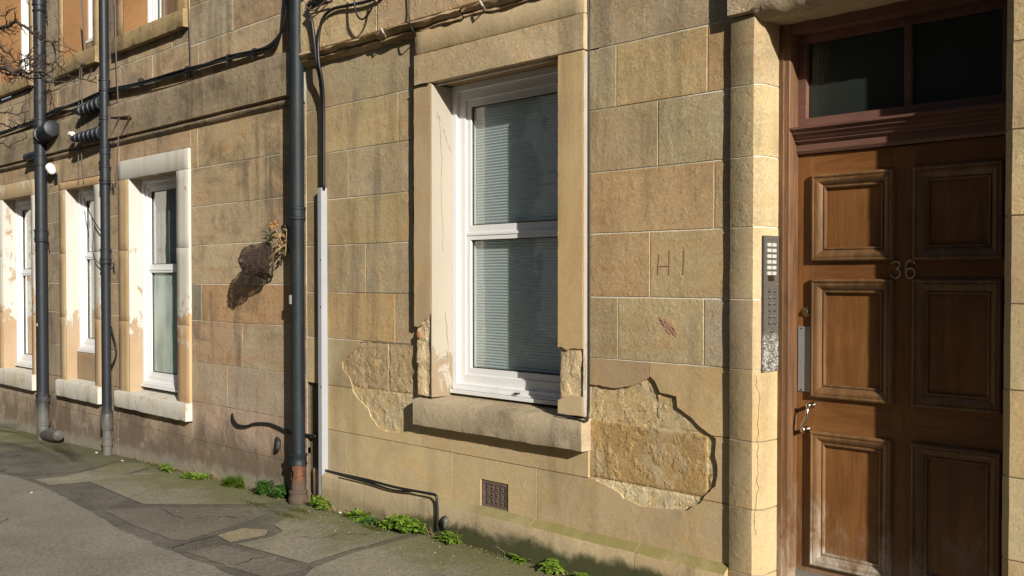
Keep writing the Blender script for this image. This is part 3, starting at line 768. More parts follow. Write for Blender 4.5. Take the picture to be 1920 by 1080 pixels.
# door lintel, rough bottom edge
def lintel():
    u0,u1=R1+.002,-.80; mbb=MB(); nu=60; vs=[];fs=[]
    for i in range(nu+1):
        u=u0+(u1-u0)*i/nu
        opening=JU+.005<u<-1.265
        n=noise.noise(Vector((u*9,1,2)))*.012+noise.noise(Vector((u*31,4,2)))*.006
        zb=2.632 if not opening else 2.606+n
        bw=.03+.03*abs(noise.noise(Vector((u*5,6,1)))) if opening else .004
        for (y,z) in ((.32,2.60 if opening else 2.632),(.0 if opening else .02,2.594 if opening else zb),(-.028+bw*.3,zb),(-.047,zb+bw),(-.05,zb+.09),(-.05,2.93),(.02,2.93)):
            d=.004*noise.noise(Vector((u*12,y*9,z*14))) ; vs.append((u,y+d,z+(d if z<2.9 else 0)))
    for i in range(nu):
        for k in range(6): fs.append((i*7+k+1,(i+1)*7+k+1,(i+1)*7+k,i*7+k))
    mbb.add(vs,fs); obj('lintel_stone',mbb,M['frieze'],tenR,color=bcol((150,126,88)),auto=40)
lintel()
run(tenR,2.632,2.95,[-.798,.6,2.2],A,[(150,126,84)],cell=.12)
mb=MB().box((JU-.1,-.12,-.2),(-1.16,.6,.10)); obj('door_step',mb,M['slab_pale'],tenR)

# ------------------------------------------------------------------ main window surround
S=M['surround']; SP=-.04
WU0,WU1,WZ0,WZ1=-4.434,-3.437,.80,2.628
OU0,OU1=-4.595,-3.262
mb=MB().block(OU0,OU1,2.632,2.808,SP,.10,.0006,.003,.002,.05,4.,5.); obj('lintel_stone',mb,M['ashlar'],tenR,color=bcol((172,146,102)),auto=22)
mb=MB().block(OU0+.003,OU1-.003,2.812,2.955,SP+.002,.07,.002,.006,.002,.06,9.); obj('stone_block',mb,M['jamb'],tenR,color=bcol((172,147,104)),auto=50)
mb=MB().box((WU0-.02,SP+.035,2.629),(WU1+.02,.16,2.70)); obj('lintel_soffit',mb,M['surround'],tenR,color=alb(150,122,80))
# left margin: smooth coat above, broken below
zbr=1.27
def sk(L): return [tuple(W(x,y,SP)[i] for i in (0,2)) for x,y in L]
lc=[(OU0,2.626)]+[p for p in sk([(776.5,611),(783,613),(791,609),(793,602),(800,598),(807,588)])]+[(WU0-.0105,sk([(809,586)])[0][1]),(WU0-.0105,2.626)]
mb=MB().panel(ragged(lc,.03,.0025,4.),[],SP,.016,rough=.0008); obj('margin_coat',mb,S,tenR,color=bcol((160,132,88)))
mb=MB().block(OU0+.006,WU0-.010,.805,2.62,SP+.012,.06,.008,.006,.005,.016,6.,15.); obj('jamb_stone',mb,M['rough'],tenR,color=bcol((205,176,126)),auto=50)
mb=MB().block(WU0-.010,WU0,.805,2.62,SP+.001,.16,.0004,.003,.001,.05,2.); obj('painted_reveal',mb,M['cream'],tenR,auto=50)
# right margin
lc=[(WU1+.001,2.626),(WU1+.001,sk([(1046,651)])[0][1])]+sk([(1052,650),(1058,654),(1064,657),(1070,653),(1077,653),(1083,654)])+[(OU1-.006,sk([(1090,654)])[0][1]),(OU1-.006,2.626)]
mb=MB().panel(ragged(lc,.03,.0025,7.),[],SP,.016,rough=.0008); obj('margin_coat',mb,S,tenR,color=bcol((182,148,94)))
lc=[(WU1+.001,.808)]+[(WU1+.001,sk([(1046,750)])[0][1])]+sk([(1054,746),(1064,742),(1074,741),(1082,743)])+[(OU1-.006,sk([(1090,745)])[0][1]),(OU1-.006,.808)]
mb=MB().panel(ragged(lc[::-1],.03,.003,7.),[],SP,.014,rough=.0008); obj('margin_coat',mb,S,tenR,color=bcol((178,150,104)))
mb=MB().block(WU1,OU1-.004,.805,2.622,SP+.010,.20,.008,.008,.005,.022,16.,11.); obj('jamb_stone',mb,M['rough'],tenR,color=bcol((205,176,130)),auto=50)
mb=MB().block(OU1-.0065,OU1,.805,2.622,SP+.002,.05,.002,.003,.001,.03,26.,9.); obj('margin_edge',mb,M['cream'],tenR,auto=50)
# sill
def sill(parent,u0,u1,z0,z1,yf,yb,slope,mat,col,name='window_sill',seed=0.):
    n=max(4,int((u1-u0)/.03)); vs=[];fs=[]; prof=[(0.02,z0),(yf+.003,z0),(yf,z0+.006),(yf,z0+(z1-z0)*.5),(yf,z1-.008),(yf+.007,z1),(yf*.3+yb*.7,z1+slope),(yb,z1+slope*1.2)]
    P=len(prof)
    for i in range(n+1):
        u=u0+(u1-u0)*i/n
        for k,(y,z) in enumerate(prof):
            q=Vector((u*14+seed,k*.8,seed)); c=noise.noise(q)*.0022; e=(abs(noise.noise(q*.7))*.004 if k==1 else 0)
            vs.append((u,y+c,z+c+e))
    for i in range(n):
        for k in range(P-1): fs.append((i*P+k+1,(i+1)*P+k+1,(i+1)*P+k,i*P+k))
    fs.append(tuple(range(P))); fs.append(tuple(range(n*P+P-1,n*P-1,-1)))
    mb=MB(); mb.add(vs,fs); return obj(name,mb,mat,parent,color=col,auto=45)
sill(tenR,OU0+.012,OU1+.006,.633,.786,SP-.022,.20,.022,M['sill'],bcol((150,130,94)))

# ------------------------------------------------------------------ windows
def sash_window(parent,u0,u1,z0,z1,y,zm,sub,extra='curtain',lower=None,upper=None,fw=.035,k=1.,open_top=False):
    """white plastic window in an opening; y = face of the outer frame"""
    wn=part('sash_window',parent,((u0+u1)/2,y,z0))
    mb=MB(); mb.ring(u0+.001,u1-.001,z0,z1-.002,fw*k,y,y+.10); mb.ring(u0+.001+fw*k,u1-.001-fw*k,z0+fw*k,z1-fw*k,.055*k,y+.022,y+.10)
    obj('frame',mb,M['upvc'],wn)
    a=fw*k+.055*k; U0,U1,Z0,Z1=u0+a,u1-a,z0+a,z1-a-.002
    for (b0,b1,dy,nm) in ((Z0,zm+.02,.0,'lower_sash'),(zm-.02,Z1,.0,'upper_sash')):
        pass
    mb=MB(); mb.ring(U0-.003,U1+.003,Z0-.003,zm+.036,.042*k,y+.030,y+.075); obj('sash',mb,M['upvc'],wn)
    mb=MB(); mb.ring(U0-.003,U1+.003,zm-.036+.0725,Z1+.003,.042*k,y+.034,y+.075); obj('sash',mb,M['upvc'],wn)
    mb=MB(); mb.box((U0+.01,y+.026,zm+.020),(U1-.01,y+.04,zm+.0335)); obj('meeting_rail',mb,M['upvc'],wn)
    g=.042*k
    for (a0,a1,mt) in ((Z0+g-.003,zm+.036-g,lower),(zm+.0365+g,Z1-g+.003,upper)):
        mb=MB(); mb.ring(U0+g-.004,U1-g+.004,a0-.001,a1+.001,.007,y+.044,y+.052); obj('gasket',mb,M['gasket'],wn)
        mb=MB(); mb.add([(U0+g-.003,y+.054,a0),(U1-g+.003,y+.054,a0),(U1-g+.003,y+.054,a1),(U0+g-.003,y+.054,a1)],[(0,1,2,3)]); obj('glass_pane',mb,mt or M['glass'],wn)
    mb=MB(); mb.box((u0+.004,y-.025,z0-.022),(u1-.004,y+.1,z0-.001)); mb.box((u0+.02,y-.012,z0+.001),(u1-.02,y-.001,z0+.012)); obj('window_cill',mb,M['upvc'],wn)
    return wn,(U0,U1,Z0,Z1)
def backing(parent,u0,u1,z0,z1,y,mat,name,fold=0.):
    n=max(2,int((u1-u0)/.012)) if fold else 1; vs=[];fs=[]
    for i in range(n+1):
        u=u0+(u1-u0)*i/n; d=fold*math.sin(u*75+2*math.sin(u*13))
        vs += [(u,y+d,z0),(u,y+d,z1)]
    for i in range(n): fs.append((2*i,2*i+2,2*i+3,2*i+1))
    mb=MB(); mb.add(vs,fs); return obj(name,mb,mat,parent,smooth=True)
def room(parent,u0,u1,z0,z1,y0,d=.9):
    mb=MB(); a,b=(u0,y0,z0),(u1,y0+d,z1)
    x0,yy0,c0=a; x1,yy1,c1=b
    mb.add([(x0,yy0,c0),(x1,yy0,c0),(x1,yy1,c0),(x0,yy1,c0),(x0,yy0,c1),(x1,yy0,c1),(x1,yy1,c1),(x0,yy1,c1)],[(0,1,2,3),(7,6,5,4),(1,5,6,2),(2,6,7,3),(3,7,4,0)])
    return obj('interior_wall',mb,M['dark'],parent)
wn,(a,b,c,d)=sash_window(tenR,WU0,WU1,.845,WZ1,.118,1.728,None)
room(tenR,WU0-.3,WU1+.3,.7,2.8,.215)
mb=MB(); zb=c-.01; vs=[]; k=0
while zb<d-.04:
    vs += [(a+.035,.1945 if k%2 else .2000,zb),(b,.1945 if k%2 else .2000,zb)]; zb+=.0084 ; k+=1
mb.add(vs,[(2*i,2*i+1,2*i+3,2*i+2) for i in range(k-1)])
o=obj('blind',mb,M['blind'],wn); 
mb=MB().box((a-.02,.188,d-.06),(b+.02,.212,d+.02)); obj('blind_headrail',mb,M['white'],wn)
mb=MB().box((a-.012,.195,c),(a+.028,.213,d)); obj('lining',mb,M['white'],wn)
mb=MB().box((UX(964,733,.10),.094,.857),(UX(971,733,.10),.1175,.864)); obj('drain_cover',mb,M['gasket'],wn)

# ------------------------------------------------------------------ door
DY=.205; DU0,DU1=-2.226,-1.345; DZ0,DZ1=.105,2.035
door=part('door',tenR,(-1.8,DY,DZ0))
fy=.128
mb=MB()
mb.zprism([(JU+CH+.001,fy),(JU+CH+.022,fy),(JU+CH+.026,fy+.004),(DU0-.006,fy+.006),(DU0,fy+.014),(DU0,.31),(JU+CH+.001,.31)],.1,2.6)
mb.zprism([(DU1+.002,.31),(DU1+.002,fy+.014),(DU1+.008,fy+.006),(-1.26-CH-.001,fy),(-1.26-CH-.001,.31)],.1,2.6)
obj('door_frame',mb,M['frame'],door,auto=40)
mb=MB().box((DU0+.001,fy+.01,2.552),(DU1+.001,.31,2.599)); obj('frame_head',mb,M['painted'],door)
# transom moulding
pr=[(.30,2.0365),(DY-.012,2.0365),(DY-.020,2.050),(DY-.020,2.083),(DY-.026,2.087),(DY-.034,2.090),(DY-.034,2.098),(DY-.044,2.104),(DY-.046,2.116),(DY-.058,2.120),(DY-.060,2.134),(DY-.072,2.138),(DY-.072,2.148),(DY-.02,2.156),(.30,2.156)]
mb=MB(); mb.uprism(pr[::-1],DU0+.001,DU1+.001); obj('transom_bar',mb,M['painted'],door,auto=25)
# fanlight
mb=MB(); mb.ring(DU0+.002,DU1,2.157,2.551,.034,DY-.005,DY+.05); obj('fanlight_frame',mb,M['painted'],door)
gb0,gb1=UX(1696,120,DY),UX(1709,120,DY)
mb=MB().box((gb0,DY-.003,2.1915),(gb1,DY+.05,2.5165)); obj('glazing_bar',mb,M['painted'],door)
for (q0,q1) in ((DU0+.03,gb0+.004),(gb1-.004,DU1-.03)):
    mb=MB(); mb.add([(q0,DY+.022,2.18),(q1,DY+.022,2.18),(q1,DY+.022,2.53),(q0,DY+.022,2.53)],[(0,1,2,3)]); obj('glass_pane',mb,M['fanglass'],door)
# leaf: stiles, rails, muntin, panels, mouldings
PU=[(-2.152,-1.797),(-1.707,-1.372)]; PZ=[(.252,.828),(.985,1.487),(1.574,1.937)]
t0,t1=DY,DY+.05
def bx(name,a,b,mat): obj(name,MB().box(a,b),mat,door)
bx('stile',(DU0+.002,t0,DZ0),(PU[0][0],t1,DZ1-.002),M['door']); bx('stile',(PU[1][1],t0,DZ0),(DU1-.002,t1,DZ1-.002),M['door'])
bx('muntin',(PU[0][1],t0+.0008,DZ0+.002),(PU[1][0],t1,DZ1-.004),M['door'])
zr=[DZ0,PZ[0][0],PZ[0][1],PZ[1][0],PZ[1][1],PZ[2][0],PZ[2][1],DZ1-.002]
for u0,u1 in PU:
    for k in range(0,8,2): bx('rail',(u0,t0+.0004,zr[k]),(u1,t1,zr[k+1]),M['door_h'])
    for z0,z1 in PZ:
        bx('door_panel',(u0+.035,DY+.015,z0+.035),(u1-.035,DY+.03,z1-.035),M['door'])
        prof=[(-.006,DY+.002),(-.006,DY-.012),(-.002,DY-.018),(.003,DY-.020),(.008,DY-.018),(.010,DY-.014),(.013,DY-.0155),(.020,DY-.0135),(.028,DY-.009),(.036,DY-.002),(.043,DY+.0045),(.045,DY+.0015),(.049,DY+.0005),(.053,DY+.0025),(.055,DY+.018)]
        mb=MB(); mb.loop_profile(u0,u1,z0,z1,prof); obj('panel_moulding',mb,M['door_mould'],door,auto=30)
mb=MB().box((DU0+.002,DY-.008,DZ0+.002),(DU1-.002,DY-.0006,DZ0+.105)); obj('kick_plate',mb,plain('grey_kick_plate',(.20,.20,.19),.5,.2,.2,30),door)
# ironmongery
mb=MB().bbox((-2.222,DY-.004,1.0),(-2.1585,DY-.0005,1.285),.0015); pp=obj('push_plate',mb,M['plate'],door)
mb=MB()
for u in (-2.205,-2.16):
    for z in (1.008,1.277): mb.lathe([(0,.004),(.0015,.0035),(.002,.001)],(u,DY-.004,z),(0,-1,0),8)
obj('screw',mb,M['gasket'],door)
mb=MB().lathe([(0,.021),(.004,.021),(.006,.017),(.006,.014),(.010,.013),(.012,.010),(.011,.003)],(-2.182,DY,1.350),(0,-1,0),24); obj('lock',mb,M['brass'],door,auto=40)
mb=MB(); top=Vector((-2.150,DY,.945)); bot=Vector((-2.176,DY,.838))
for p in (top,bot): mb.lathe([(0,.014),(.003,.014),(.006,.009),(.030,.008),(.036,.012),(.044,.013),(.050,.009),(.052,.001)],p,(0,-1,0),16)
mb.tube([top+Vector((0,-.040,0)),top+Vector((0,-.050,-.02)),top+Vector((0,-.054,-.05)),bot+Vector((0,-.050,.02)),bot+Vector((0,-.040,0))],[.006,.007,.009,.007,.006],10)
obj('handle',mb,M['nickel'],door,smooth=True)
def numeral(pts,u,z,h,w_,name):
    P=[Vector((u+x*w_,DY-.006,z+y*h)) for x,y in pts]
    mb=MB().tube(P,.0045,8); obj(name,mb,M['brass'],door,smooth=True)
def arc(cx,cy,rx,ry,a0,a1,n): return [(cx+rx*math.cos(R(a0+(a1-a0)*i/n)),cy+ry*math.sin(R(a0+(a1-a0)*i/n))) for i in range(n+1)]
n3=arc(.5,.76,.40,.22,165,-70,12)+arc(.5,.27,.46,.27,80,-165,14)
n6=arc(.52,.72,.42,.27,25,170,9)+[(.08,.5)]+arc(.5,.28,.42,.28,180,540,20)
numeral(n3,-1.806,1.496,.070,.044,'numeral'); numeral(n6,-1.744,1.496,.072,.044,'numeral')

# ================================================================== tenement on the far side of the joint
tenL=thing('sandstone_tenement','weathered sandstone tenement with flaking white window margins behind the two far pipes','building',(-9,0,-.1))
AL=M['ashlar_left']; LO=M['ashlar_low']
ZL=[-.42,.21,.515,.835,1.165,1.456,1.762,2.07,2.375,2.69]
UE=UB-.006
def runL(z0,z1,ul,mat,cols,**k):
    k.setdefault('cell',.11); k.setdefault('g',.0028); run(tenL,z0,z1,ul,mat,cols,**k)
aR=-7.478                       # right edge of the nearest window margin
def uxl(*xs,y=525): return [UX(x,y) for x in xs]
runL(ZL[8],ZL[9]+.01,[aR-.0,UX(371,290),UE],AL,[(160,130,88),(150,124,82)],cell=.08)
runL(ZL[7],ZL[8],[aR,UX(502.7,330),UE],AL,[(154,128,88),(140,116,78)],cell=.08)
runL(ZL[6],ZL[7],[aR,UE],AL,[(158,132,92)],cell=.08)
runL(ZL[5],ZL[6],[aR,UE],AL,[(162,138,98)],cell=.08)
runL(ZL[4],ZL[5],[aR,UX(378,560),UE],AL,[(120,108,78),(158,118,72)],cell=.08)
runL(ZL[3],ZL[4],[aR,UX(455,640),UE],AL,[(156,122,88),(152,130,98)],cell=.08,g=.0015)
runL(ZL[2],ZL[3],[aR,-6.9,UE],LO,[(152,130,102),(150,128,98)],g=.0012)
runL(ZL[1],ZL[2],[aR,UE],LO,[(154,128,100)],g=.0012)
runL(ZL[0],ZL[1],[-16,-13,-11.2,-10,-8.9,-7.6,UE],LO,[(150,126,98),(156,132,104)],g=.0012)
runL(.21,.335,[-16,-12.2,-10.9,-10.25,-9.2,-8.88,aR],LO,[(150,124,96),(152,130,104)],g=.0012)
for k in range(2,9):
    z0,z1=(.335 if k==2 else ZL[k-1]),ZL[k]
    if k>=2:
        z0=[None,None,.335,.515,.835,1.165,1.456,1.762,2.07][k]; z1=ZL[k] if k>2 else .515
        runL(z0,z1,[-9.215,-8.84],AL if k>3 else LO,[(140,116,80),(150,124,86)])
        runL(z0,z1,[-10.92,-10.25],AL if k>3 else LO,[(128,110,80),(146,120,84),(112,98,70)])
        runL(z0,z1,[-16,-14,-12.12],AL,[(150,124,86)])
for (a,b,z0,z1) in ((-9.215,-8.84,2.375,2.69),(-10.92,-9.22,2.46,2.69),(-8.84,aR,2.55,2.69),(-16,-12.12,2.375,2.69),(-12.12,-10.92,2.55,2.69),(-10.92,-10.25,2.07,2.46)):
    if z0==2.07: z0=2.375
    runL(z0,z1,[a,b],AL,[(152,124,86),(156,128,88)])
# string course
profL=[(.03,3.078),(-.006,3.074),(-.046,3.056),(-.050,3.02),(-.050,2.90),(-.050,2.775),(-.050,2.762),(-.026,2.757),(-.020,2.746),(-.030,2.736),(-.030,2.722),(-.014,2.708),(-.003,2.692),(.03,2.69)]
ul=[-16,-13.6,-12.1,-10.45,-8.9,-7.35,UE]
for i in range(6): string(tenL,ul[i]+.002,ul[i+1]-.002,profL,M['string'],bcol([(122,106,76),(118,104,74),(122,104,72),(116,100,70),(122,104,70),(128,106,70)][i]),.0035,step=.06,seed=i*2.)
# upper storey
runL(3.078,3.352,[aR,UX(372,110),UE],AL,[(150,122,80),(158,132,90)],cell=.08)
runL(3.355,3.66,[aR,UX(437,30),UE],AL,[(150,130,98),(146,116,80)],cell=.08)
for k in range(6): runL(3.66+.305*k,3.965+.305*k,[aR,-6.6 if k%2 else -6.9,UE],AL,[(152,124,84),(146,122,86)])
runL(3.078,3.395,[-16,-13,-11.8,-10.3,-9.3,-8.15,aR],AL,[(150,124,88),(158,130,92)])
runL(3.397,3.50,[-16,-12.2,-10.9,-9.6,UX(242,110),UX(323,88),aR],AL,[(150,128,92),(146,122,86)])
for k in range(6):
    z=3.50+.31*k
    runL(z,z+.31,[-9.22,-8.85],AL,[(120,104,76)]); runL(z,z+.31,[-10.9,-10.22],AL,[(138,122,92)]); runL(z,z+.31,[-16,-14,-12.1],AL,[(150,124,84)])
mb=MB()
for (a,b,c,d) in ((aR-.02,UE,.83,5.45),(-9.22,-8.83,.83,5.45),(-10.93,-10.24,.83,5.45),(-16,-12.1,.83,5.45),(-12.1,aR,2.5,3.5)): mb.box((a,.003,c),(b,.03,d))
obj('mortar',mb,M['mortar'],tenL)
mb=MB()
mb.box((-16,.006,-.6),(UE,.05,.34)); mb.box((aR-.02,.0065,.3),(UE,.05,.86)); mb.box((-16,.0066,.3),(-12.1,.05,.86)); mb.box((-10.93,.0066,.3),(-10.24,.05,.86)); mb.box((-9.22,.0066,.3),(-8.83,.05,.86))
obj('wall_core',mb,M['djoint'],tenL)

WS=M['white_stone']; WR=M['white_reveal']
def opening(o0,o1,z0,z1,ml,mr,lz,sz0,sz1,frame_y,zb,zm,mats,infill=False,lower=None,curt='net',upperstorey=False):
    P=-.018
    mm,rv,lt,sl_,mright=mats
    # margins
    k=max(2,int((z1-sz1)/.62)); 
    for i in range(k):
        a=sz1+(z1-sz1)*i/k; b=sz1+(z1-sz1)*(i+1)/k
        mb=MB().block(ml,o0-.012,a+.001,b-.001,P,.05,.0015,.004,.002,.08,i+2.); obj('jamb_stone',mb,mm,tenL,color=bcol((176,140,88)),auto=50)
        mb=MB().block(o1,mr,a+.001,b-.001,P,.05,.0015,.004,.002,.08,i+5.); obj('jamb_stone',mb,mright,tenL,color=bcol((176,140,88)),auto=50)
    mb=MB().box((o0-.012,P+.0015,sz1),(o0,frame_y+.12,z1)); obj('painted_reveal',mb,rv,tenL,color=alb(186,136,88,2.5))
    mb=MB().box((o1+.0005,P+.006,sz1),(o1+.05,frame_y+.12,z1)); obj('painted_reveal',mb,mright,tenL,color=alb(150,118,78))
    mb=MB().block(ml,mr,z1+.001,lz,P-.001,.05,.002,.004,.002,.08,9.); obj('lintel_stone',mb,lt,tenL,color=bcol((170,132,84)),auto=50)
    mb=MB().box((o0-.1,P+.008,z1+.0005),(o1+.1,frame_y+.12,z1+.05)); obj('lintel_soffit',mb,M['surround'],tenL,color=alb(150,125,88))
    sill(tenL,ml-.02,mr+.004,sz0,sz1,P-.04,frame_y+.12,.018,sl_,alb(150,128,90),seed=o0)
    if infill:
        mb=MB().block(o0,o1,sz1+.0,zb-.025,frame_y-.02,.05,.002,.003,.002,.05,3.); obj('infill_panel',mb,infill,tenL,color=alb(128,116,96),auto=50)
    wn,(a,b,c,d)=sash_window(tenL,o0+.001,o1-.001,zb,z1,frame_y,zm,None,lower=lower,k=.85)
    room(tenL,o0-.2,o1+.2,sz1-.1,z1+.1,frame_y+.3,.7)
    backing(wn,a-.1,b+.1,c-.1,d+.1,frame_y+.14,M[curt],'curtain',.006)
BE=M['bare_edge']; OR=M['orange']; JA=M['jamb']
SW=M['white_sill']
opening(-8.61,-7.70,.545,2.378,-8.83,-7.482,2.545,.352,.492,.10,.565,1.552,(BE,WR,SW,SW,WS),lower=M['frost'],curt='dimcurtain')
opening(-10.07,-9.375,.505,2.378,-10.24,-9.222,2.452,.335,.492,.105,.80,1.69,(BE,WR,JA,SW,WS),infill=WR,curt='greycurtain')
opening(-11.93,-11.03,.505,2.382,-12.10,-10.93,2.545,.325,.488,.12,.545,1.535,(WS,WR,BE,SW,WS),curt='greycurtain')
ST=M['string']
opening(-8.685,-7.69,3.66,5.35,-8.83,-7.482,5.5,3.505,3.648,.20,3.68,4.6,(AL,OR,AL,ST,OR),curt='net')
opening(-10.08,-9.36,3.66,5.35,-10.22,-9.222,5.5,3.495,3.645,.22,3.87,4.7,(AL,OR,AL,ST,OR),infill=ST,curt='net')
opening(-11.93,-11.03,3.66,5.35,-12.10,-10.93,5.5,3.52,3.66,.20,3.70,4.6,(AL,OR,AL,ST,OR),curt='net')
for t in (tenL,tenR):
    a,b=(-16,UE) if t is tenL else (UB,2.2)
    mb=MB().box((a,-.10,5.51),(b,.3,5.62)); obj('wall_head',mb,M['jamb'],t,color=alb(150,128,90))
    mb=MB(); mb.add([(a,1.4,-.6),(b,1.4,-.6),(b,1.4,5.6),(a,1.4,5.6),(a,0.2,5.6),(b,.2,5.6)],[(0,3,2,1),(3,4,5,2)]); obj('back_wall',mb,M['dark'],t)

# ================================================================== pipes
def collar(z0,z1,r,u,y,mb,lip=.010):
    mb.lathe([(0,r+.002),(.004,r+lip),(.018,r+lip),(.022,r+.005),(z1-z0-.022,r+.005),(z1-z0-.018,r+lip*1.2),(z1-z0-.004,r+lip*1.2),(z1-z0,r+.002)],(u,y,z0),(0,0,1),22)
def bracket(t,u,y,z,r,mat):
    mb=MB().tube([(u+r*.8,y-.01,z),(u+r+.035,y+.015,z),(u+r+.055,y+.03,z-.004),(u+r+.02,y+.05,z-.085)],.0055,6)
    mb.lathe([(0,r+.004),(.012,r+.009),(.024,r+.004)],(u,y,z-.012),(0,0,1),20); obj('bracket',mb,mat,t,smooth=False,auto=40)
# far soil pipe
u,y,r=-10.53,-.088,.058
soil=thing('soil_pipe','thick black iron soil pipe with a capped branch and a boot at its foot','drainpipe',(u,y,-.14))
obj('pipe',MB().tube([(u,y,-.16),(u,y,5.6)],r,24),M['iron'],soil,auto=40)
for a,b in ((3.03,3.12),(2.86,2.93),(2.64,2.76),(1.89,2.0),(.25,.33),(0.01,.06),(4.25,4.36)):
    mb=MB(); collar(a,b,r,u,y,mb); obj('collar',mb,M['iron'],soil,auto=40)
bracket(soil,u,y,1.88,r,M['iron']); bracket(soil,u,y,4.2,r,M['iron'])
d=Vector((1,-.06,.10)).normalized(); base=Vector((u,y,2.94))
mb=MB().lathe([(0,.062),(.06,.064),(.065,.084),(.10,.086),(.105,.070),(.13,.070),(.135,.080),(.38,.082),(.40,.078),(.41,.05)],base,d,24); obj('branch_cap',mb,M['iron'],soil,auto=40)
mb=MB().tube([(u,y,2.77),(u-.20,y,2.775),(u-.36,y+.01,2.765)],[.036,.033,.036],14); mb.lathe([(0,.04),(.05,.044),(.06,.03)],(u-.36,y+.01,2.765),(-1,0,-.05),14); obj('branch_pipe',mb,M['iron'],soil,auto=40)
mb=MB().lathe([(0,.05),(.05,.054),(.22,.064),(.34,.062),(.42,.050),(.44,.02)],(u+.05,y+.0,-.085),Vector((1,-.04,.10)),18); obj('boot',mb,M['iron'],soil,auto=40)
mb=MB().bbox((u-r-.022,y-.05,.08),(u-r+.01,y+.02,.24),.008); obj('access_cover',mb,M['iron'],soil)
obj('sticker',MB().bbox((u+.012,y-r-.0015,1.02),(u+.034,y-r+.004,1.05),.0005),M['chips'],soil)
# middle pipe
u,y,r=-9.0,-.062,.041
waste=thing('waste_pipe','slim black iron waste pipe with two ribbed connectors between the far windows','drainpipe',(u,y,-.1))
obj('pipe',MB().tube([(u,y,-.15),(u,y,5.6)],r,22),M['iron'],waste,auto=40)
for a,b in ((3.19,3.30),(2.93,2.985),(2.62,2.70),(2.38,2.52),(1.67,1.77),(.27,.30),(-.02,.06)):
    mb=MB(); collar(a,b,r,u,y,mb,.009); obj('collar',mb,M['iron'],waste,auto=40)
bracket(waste,u,y,2.36,r,M['iron']); bracket(waste,u,y,1.64,r,M['iron'])
mb=MB().lathe([(0,r+.004),(.02,r+.014),(.14,r+.014),(.16,r+.004)],(u,y,.12),(0,0,1),20); obj('access_cover',mb,M['iron'],waste,auto=40)
for z,tilt,n,r0 in ((3.10,-.10,5,.062),(2.83,-.03,6,.060)):
    prof=[]
    for i in range(n):
        rr=r0-.004*i; prof += [(.03+i*.085,rr*.72),(.045+i*.085,rr*.78),(.05+i*.085,rr),(.09+i*.085,rr),(.095+i*.085,rr*.78)]
    mb=MB().lathe(prof+[(.05+n*.085,.03)],(u,y,z),Vector((-1,-.12,tilt)),20); obj('ribbed_connector',mb,M['iron'],waste,auto=40)
mb=MB().lathe([(0,.022),(.05,.028),(.07,.018)],(u-.56,y-.07,2.86),(-1,-.1,.05),12); obj('pipe_end',mb,M['white'],waste,auto=40)
# near downpipe
u,y,r=-5.828,-.058,.047
down=thing('downpipe','grey blue cast iron downpipe with a broken rusty foot beside the grey trunking','drainpipe',(u,y,0))
obj('pipe',MB().tube([(u,y,.235),(u,y,5.6)],r,28),M['iron_blue'],down,auto=40)
mb=MB(); collar(1.895,1.985,r,u,y,mb,.009); obj('collar',mb,M['iron_blue'],down,auto=40)
mb=MB(); collar(3.95,4.04,r,u,y,mb,.009); obj('collar',mb,M['iron_blue'],down,auto=40)
mb=MB(); mb.lathe([(0,.050),(.006,.062),(.018,.060),(.022,.057),(.060,.057),(.066,.062),(.076,.062),(.08,.050)],(u,y,.225),(0,0,1),24); obj('collar',mb,M['iron_blue'],down,auto=40)
# broken foot: ragged shell open at the front, with the stub inside
n=28; vs=[];fs=[]; zs=[.045+i*.0135 for i in range(15)]
for z in zs:
    for k in range(n):
        an=2*math.pi*k/n; rr=.050+.003*noise.noise(Vector((math.cos(an)*3,math.sin(an)*3,z*20))); vs.append((u+rr*math.cos(an),y+rr*math.sin(an),z))
for j in range(len(zs)-1):
    for k in range(n):
        an=math.degrees(2*math.pi*(k+.5)/n); zc=(zs[j]+zs[j+1])/2
        da=abs((an-262+180)%360-180); wdt=20*(1-((zc-.165)/.058)**2)+5*noise.noise(Vector((zc*60,3,1)))
        if wdt>0 and da<wdt: continue
        k2=(k+1)%n; fs.append((j*n+k,j*n+k2,(j+1)*n+k2,(j+1)*n+k))
mb=MB(); mb.add(vs,fs); obj('rusted_foot',mb,M['rust'],down,smooth=True)
mb=MB().tube([(u,y+.008,.04),(u,y+.008,.23)],.036,18); obj('inner_pipe',mb,M['gasket'],down,smooth=True)
mb=MB().lathe([(0,.060),(.012,.068),(.045,.068),(.055,.062),(.075,.062),(.085,.067),(.094,.060),(.10,.050)],(u,y,-.04),(0,0,1),24); obj('foot_collar',mb,M['rust'],down,auto=40)
obj('sticker',MB().bbox((u-.028,y-r-.003,1.325),(u-.004,y-r+.012,1.385),.0005),M['sticker'],down)
# trunking
tu0=W(595,353,-.045).x; tu1=W(613,353,0).x
trunk=obj('cable_trunking',MB().bbox((tu0,-.045,-.02),(tu1,.003,2.098),.003),M['trunking']); tag(trunk,'pale grey plastic cable trunking fixed upright right beside the near downpipe','trunking')
for z in (1.62,1.31,.78): obj('screw',MB().lathe([(0,.006),(.003,.005),(.004,.002)],(tu1-.008,-.045,z),(0,-1,0),8),M['gasket'],trunk)

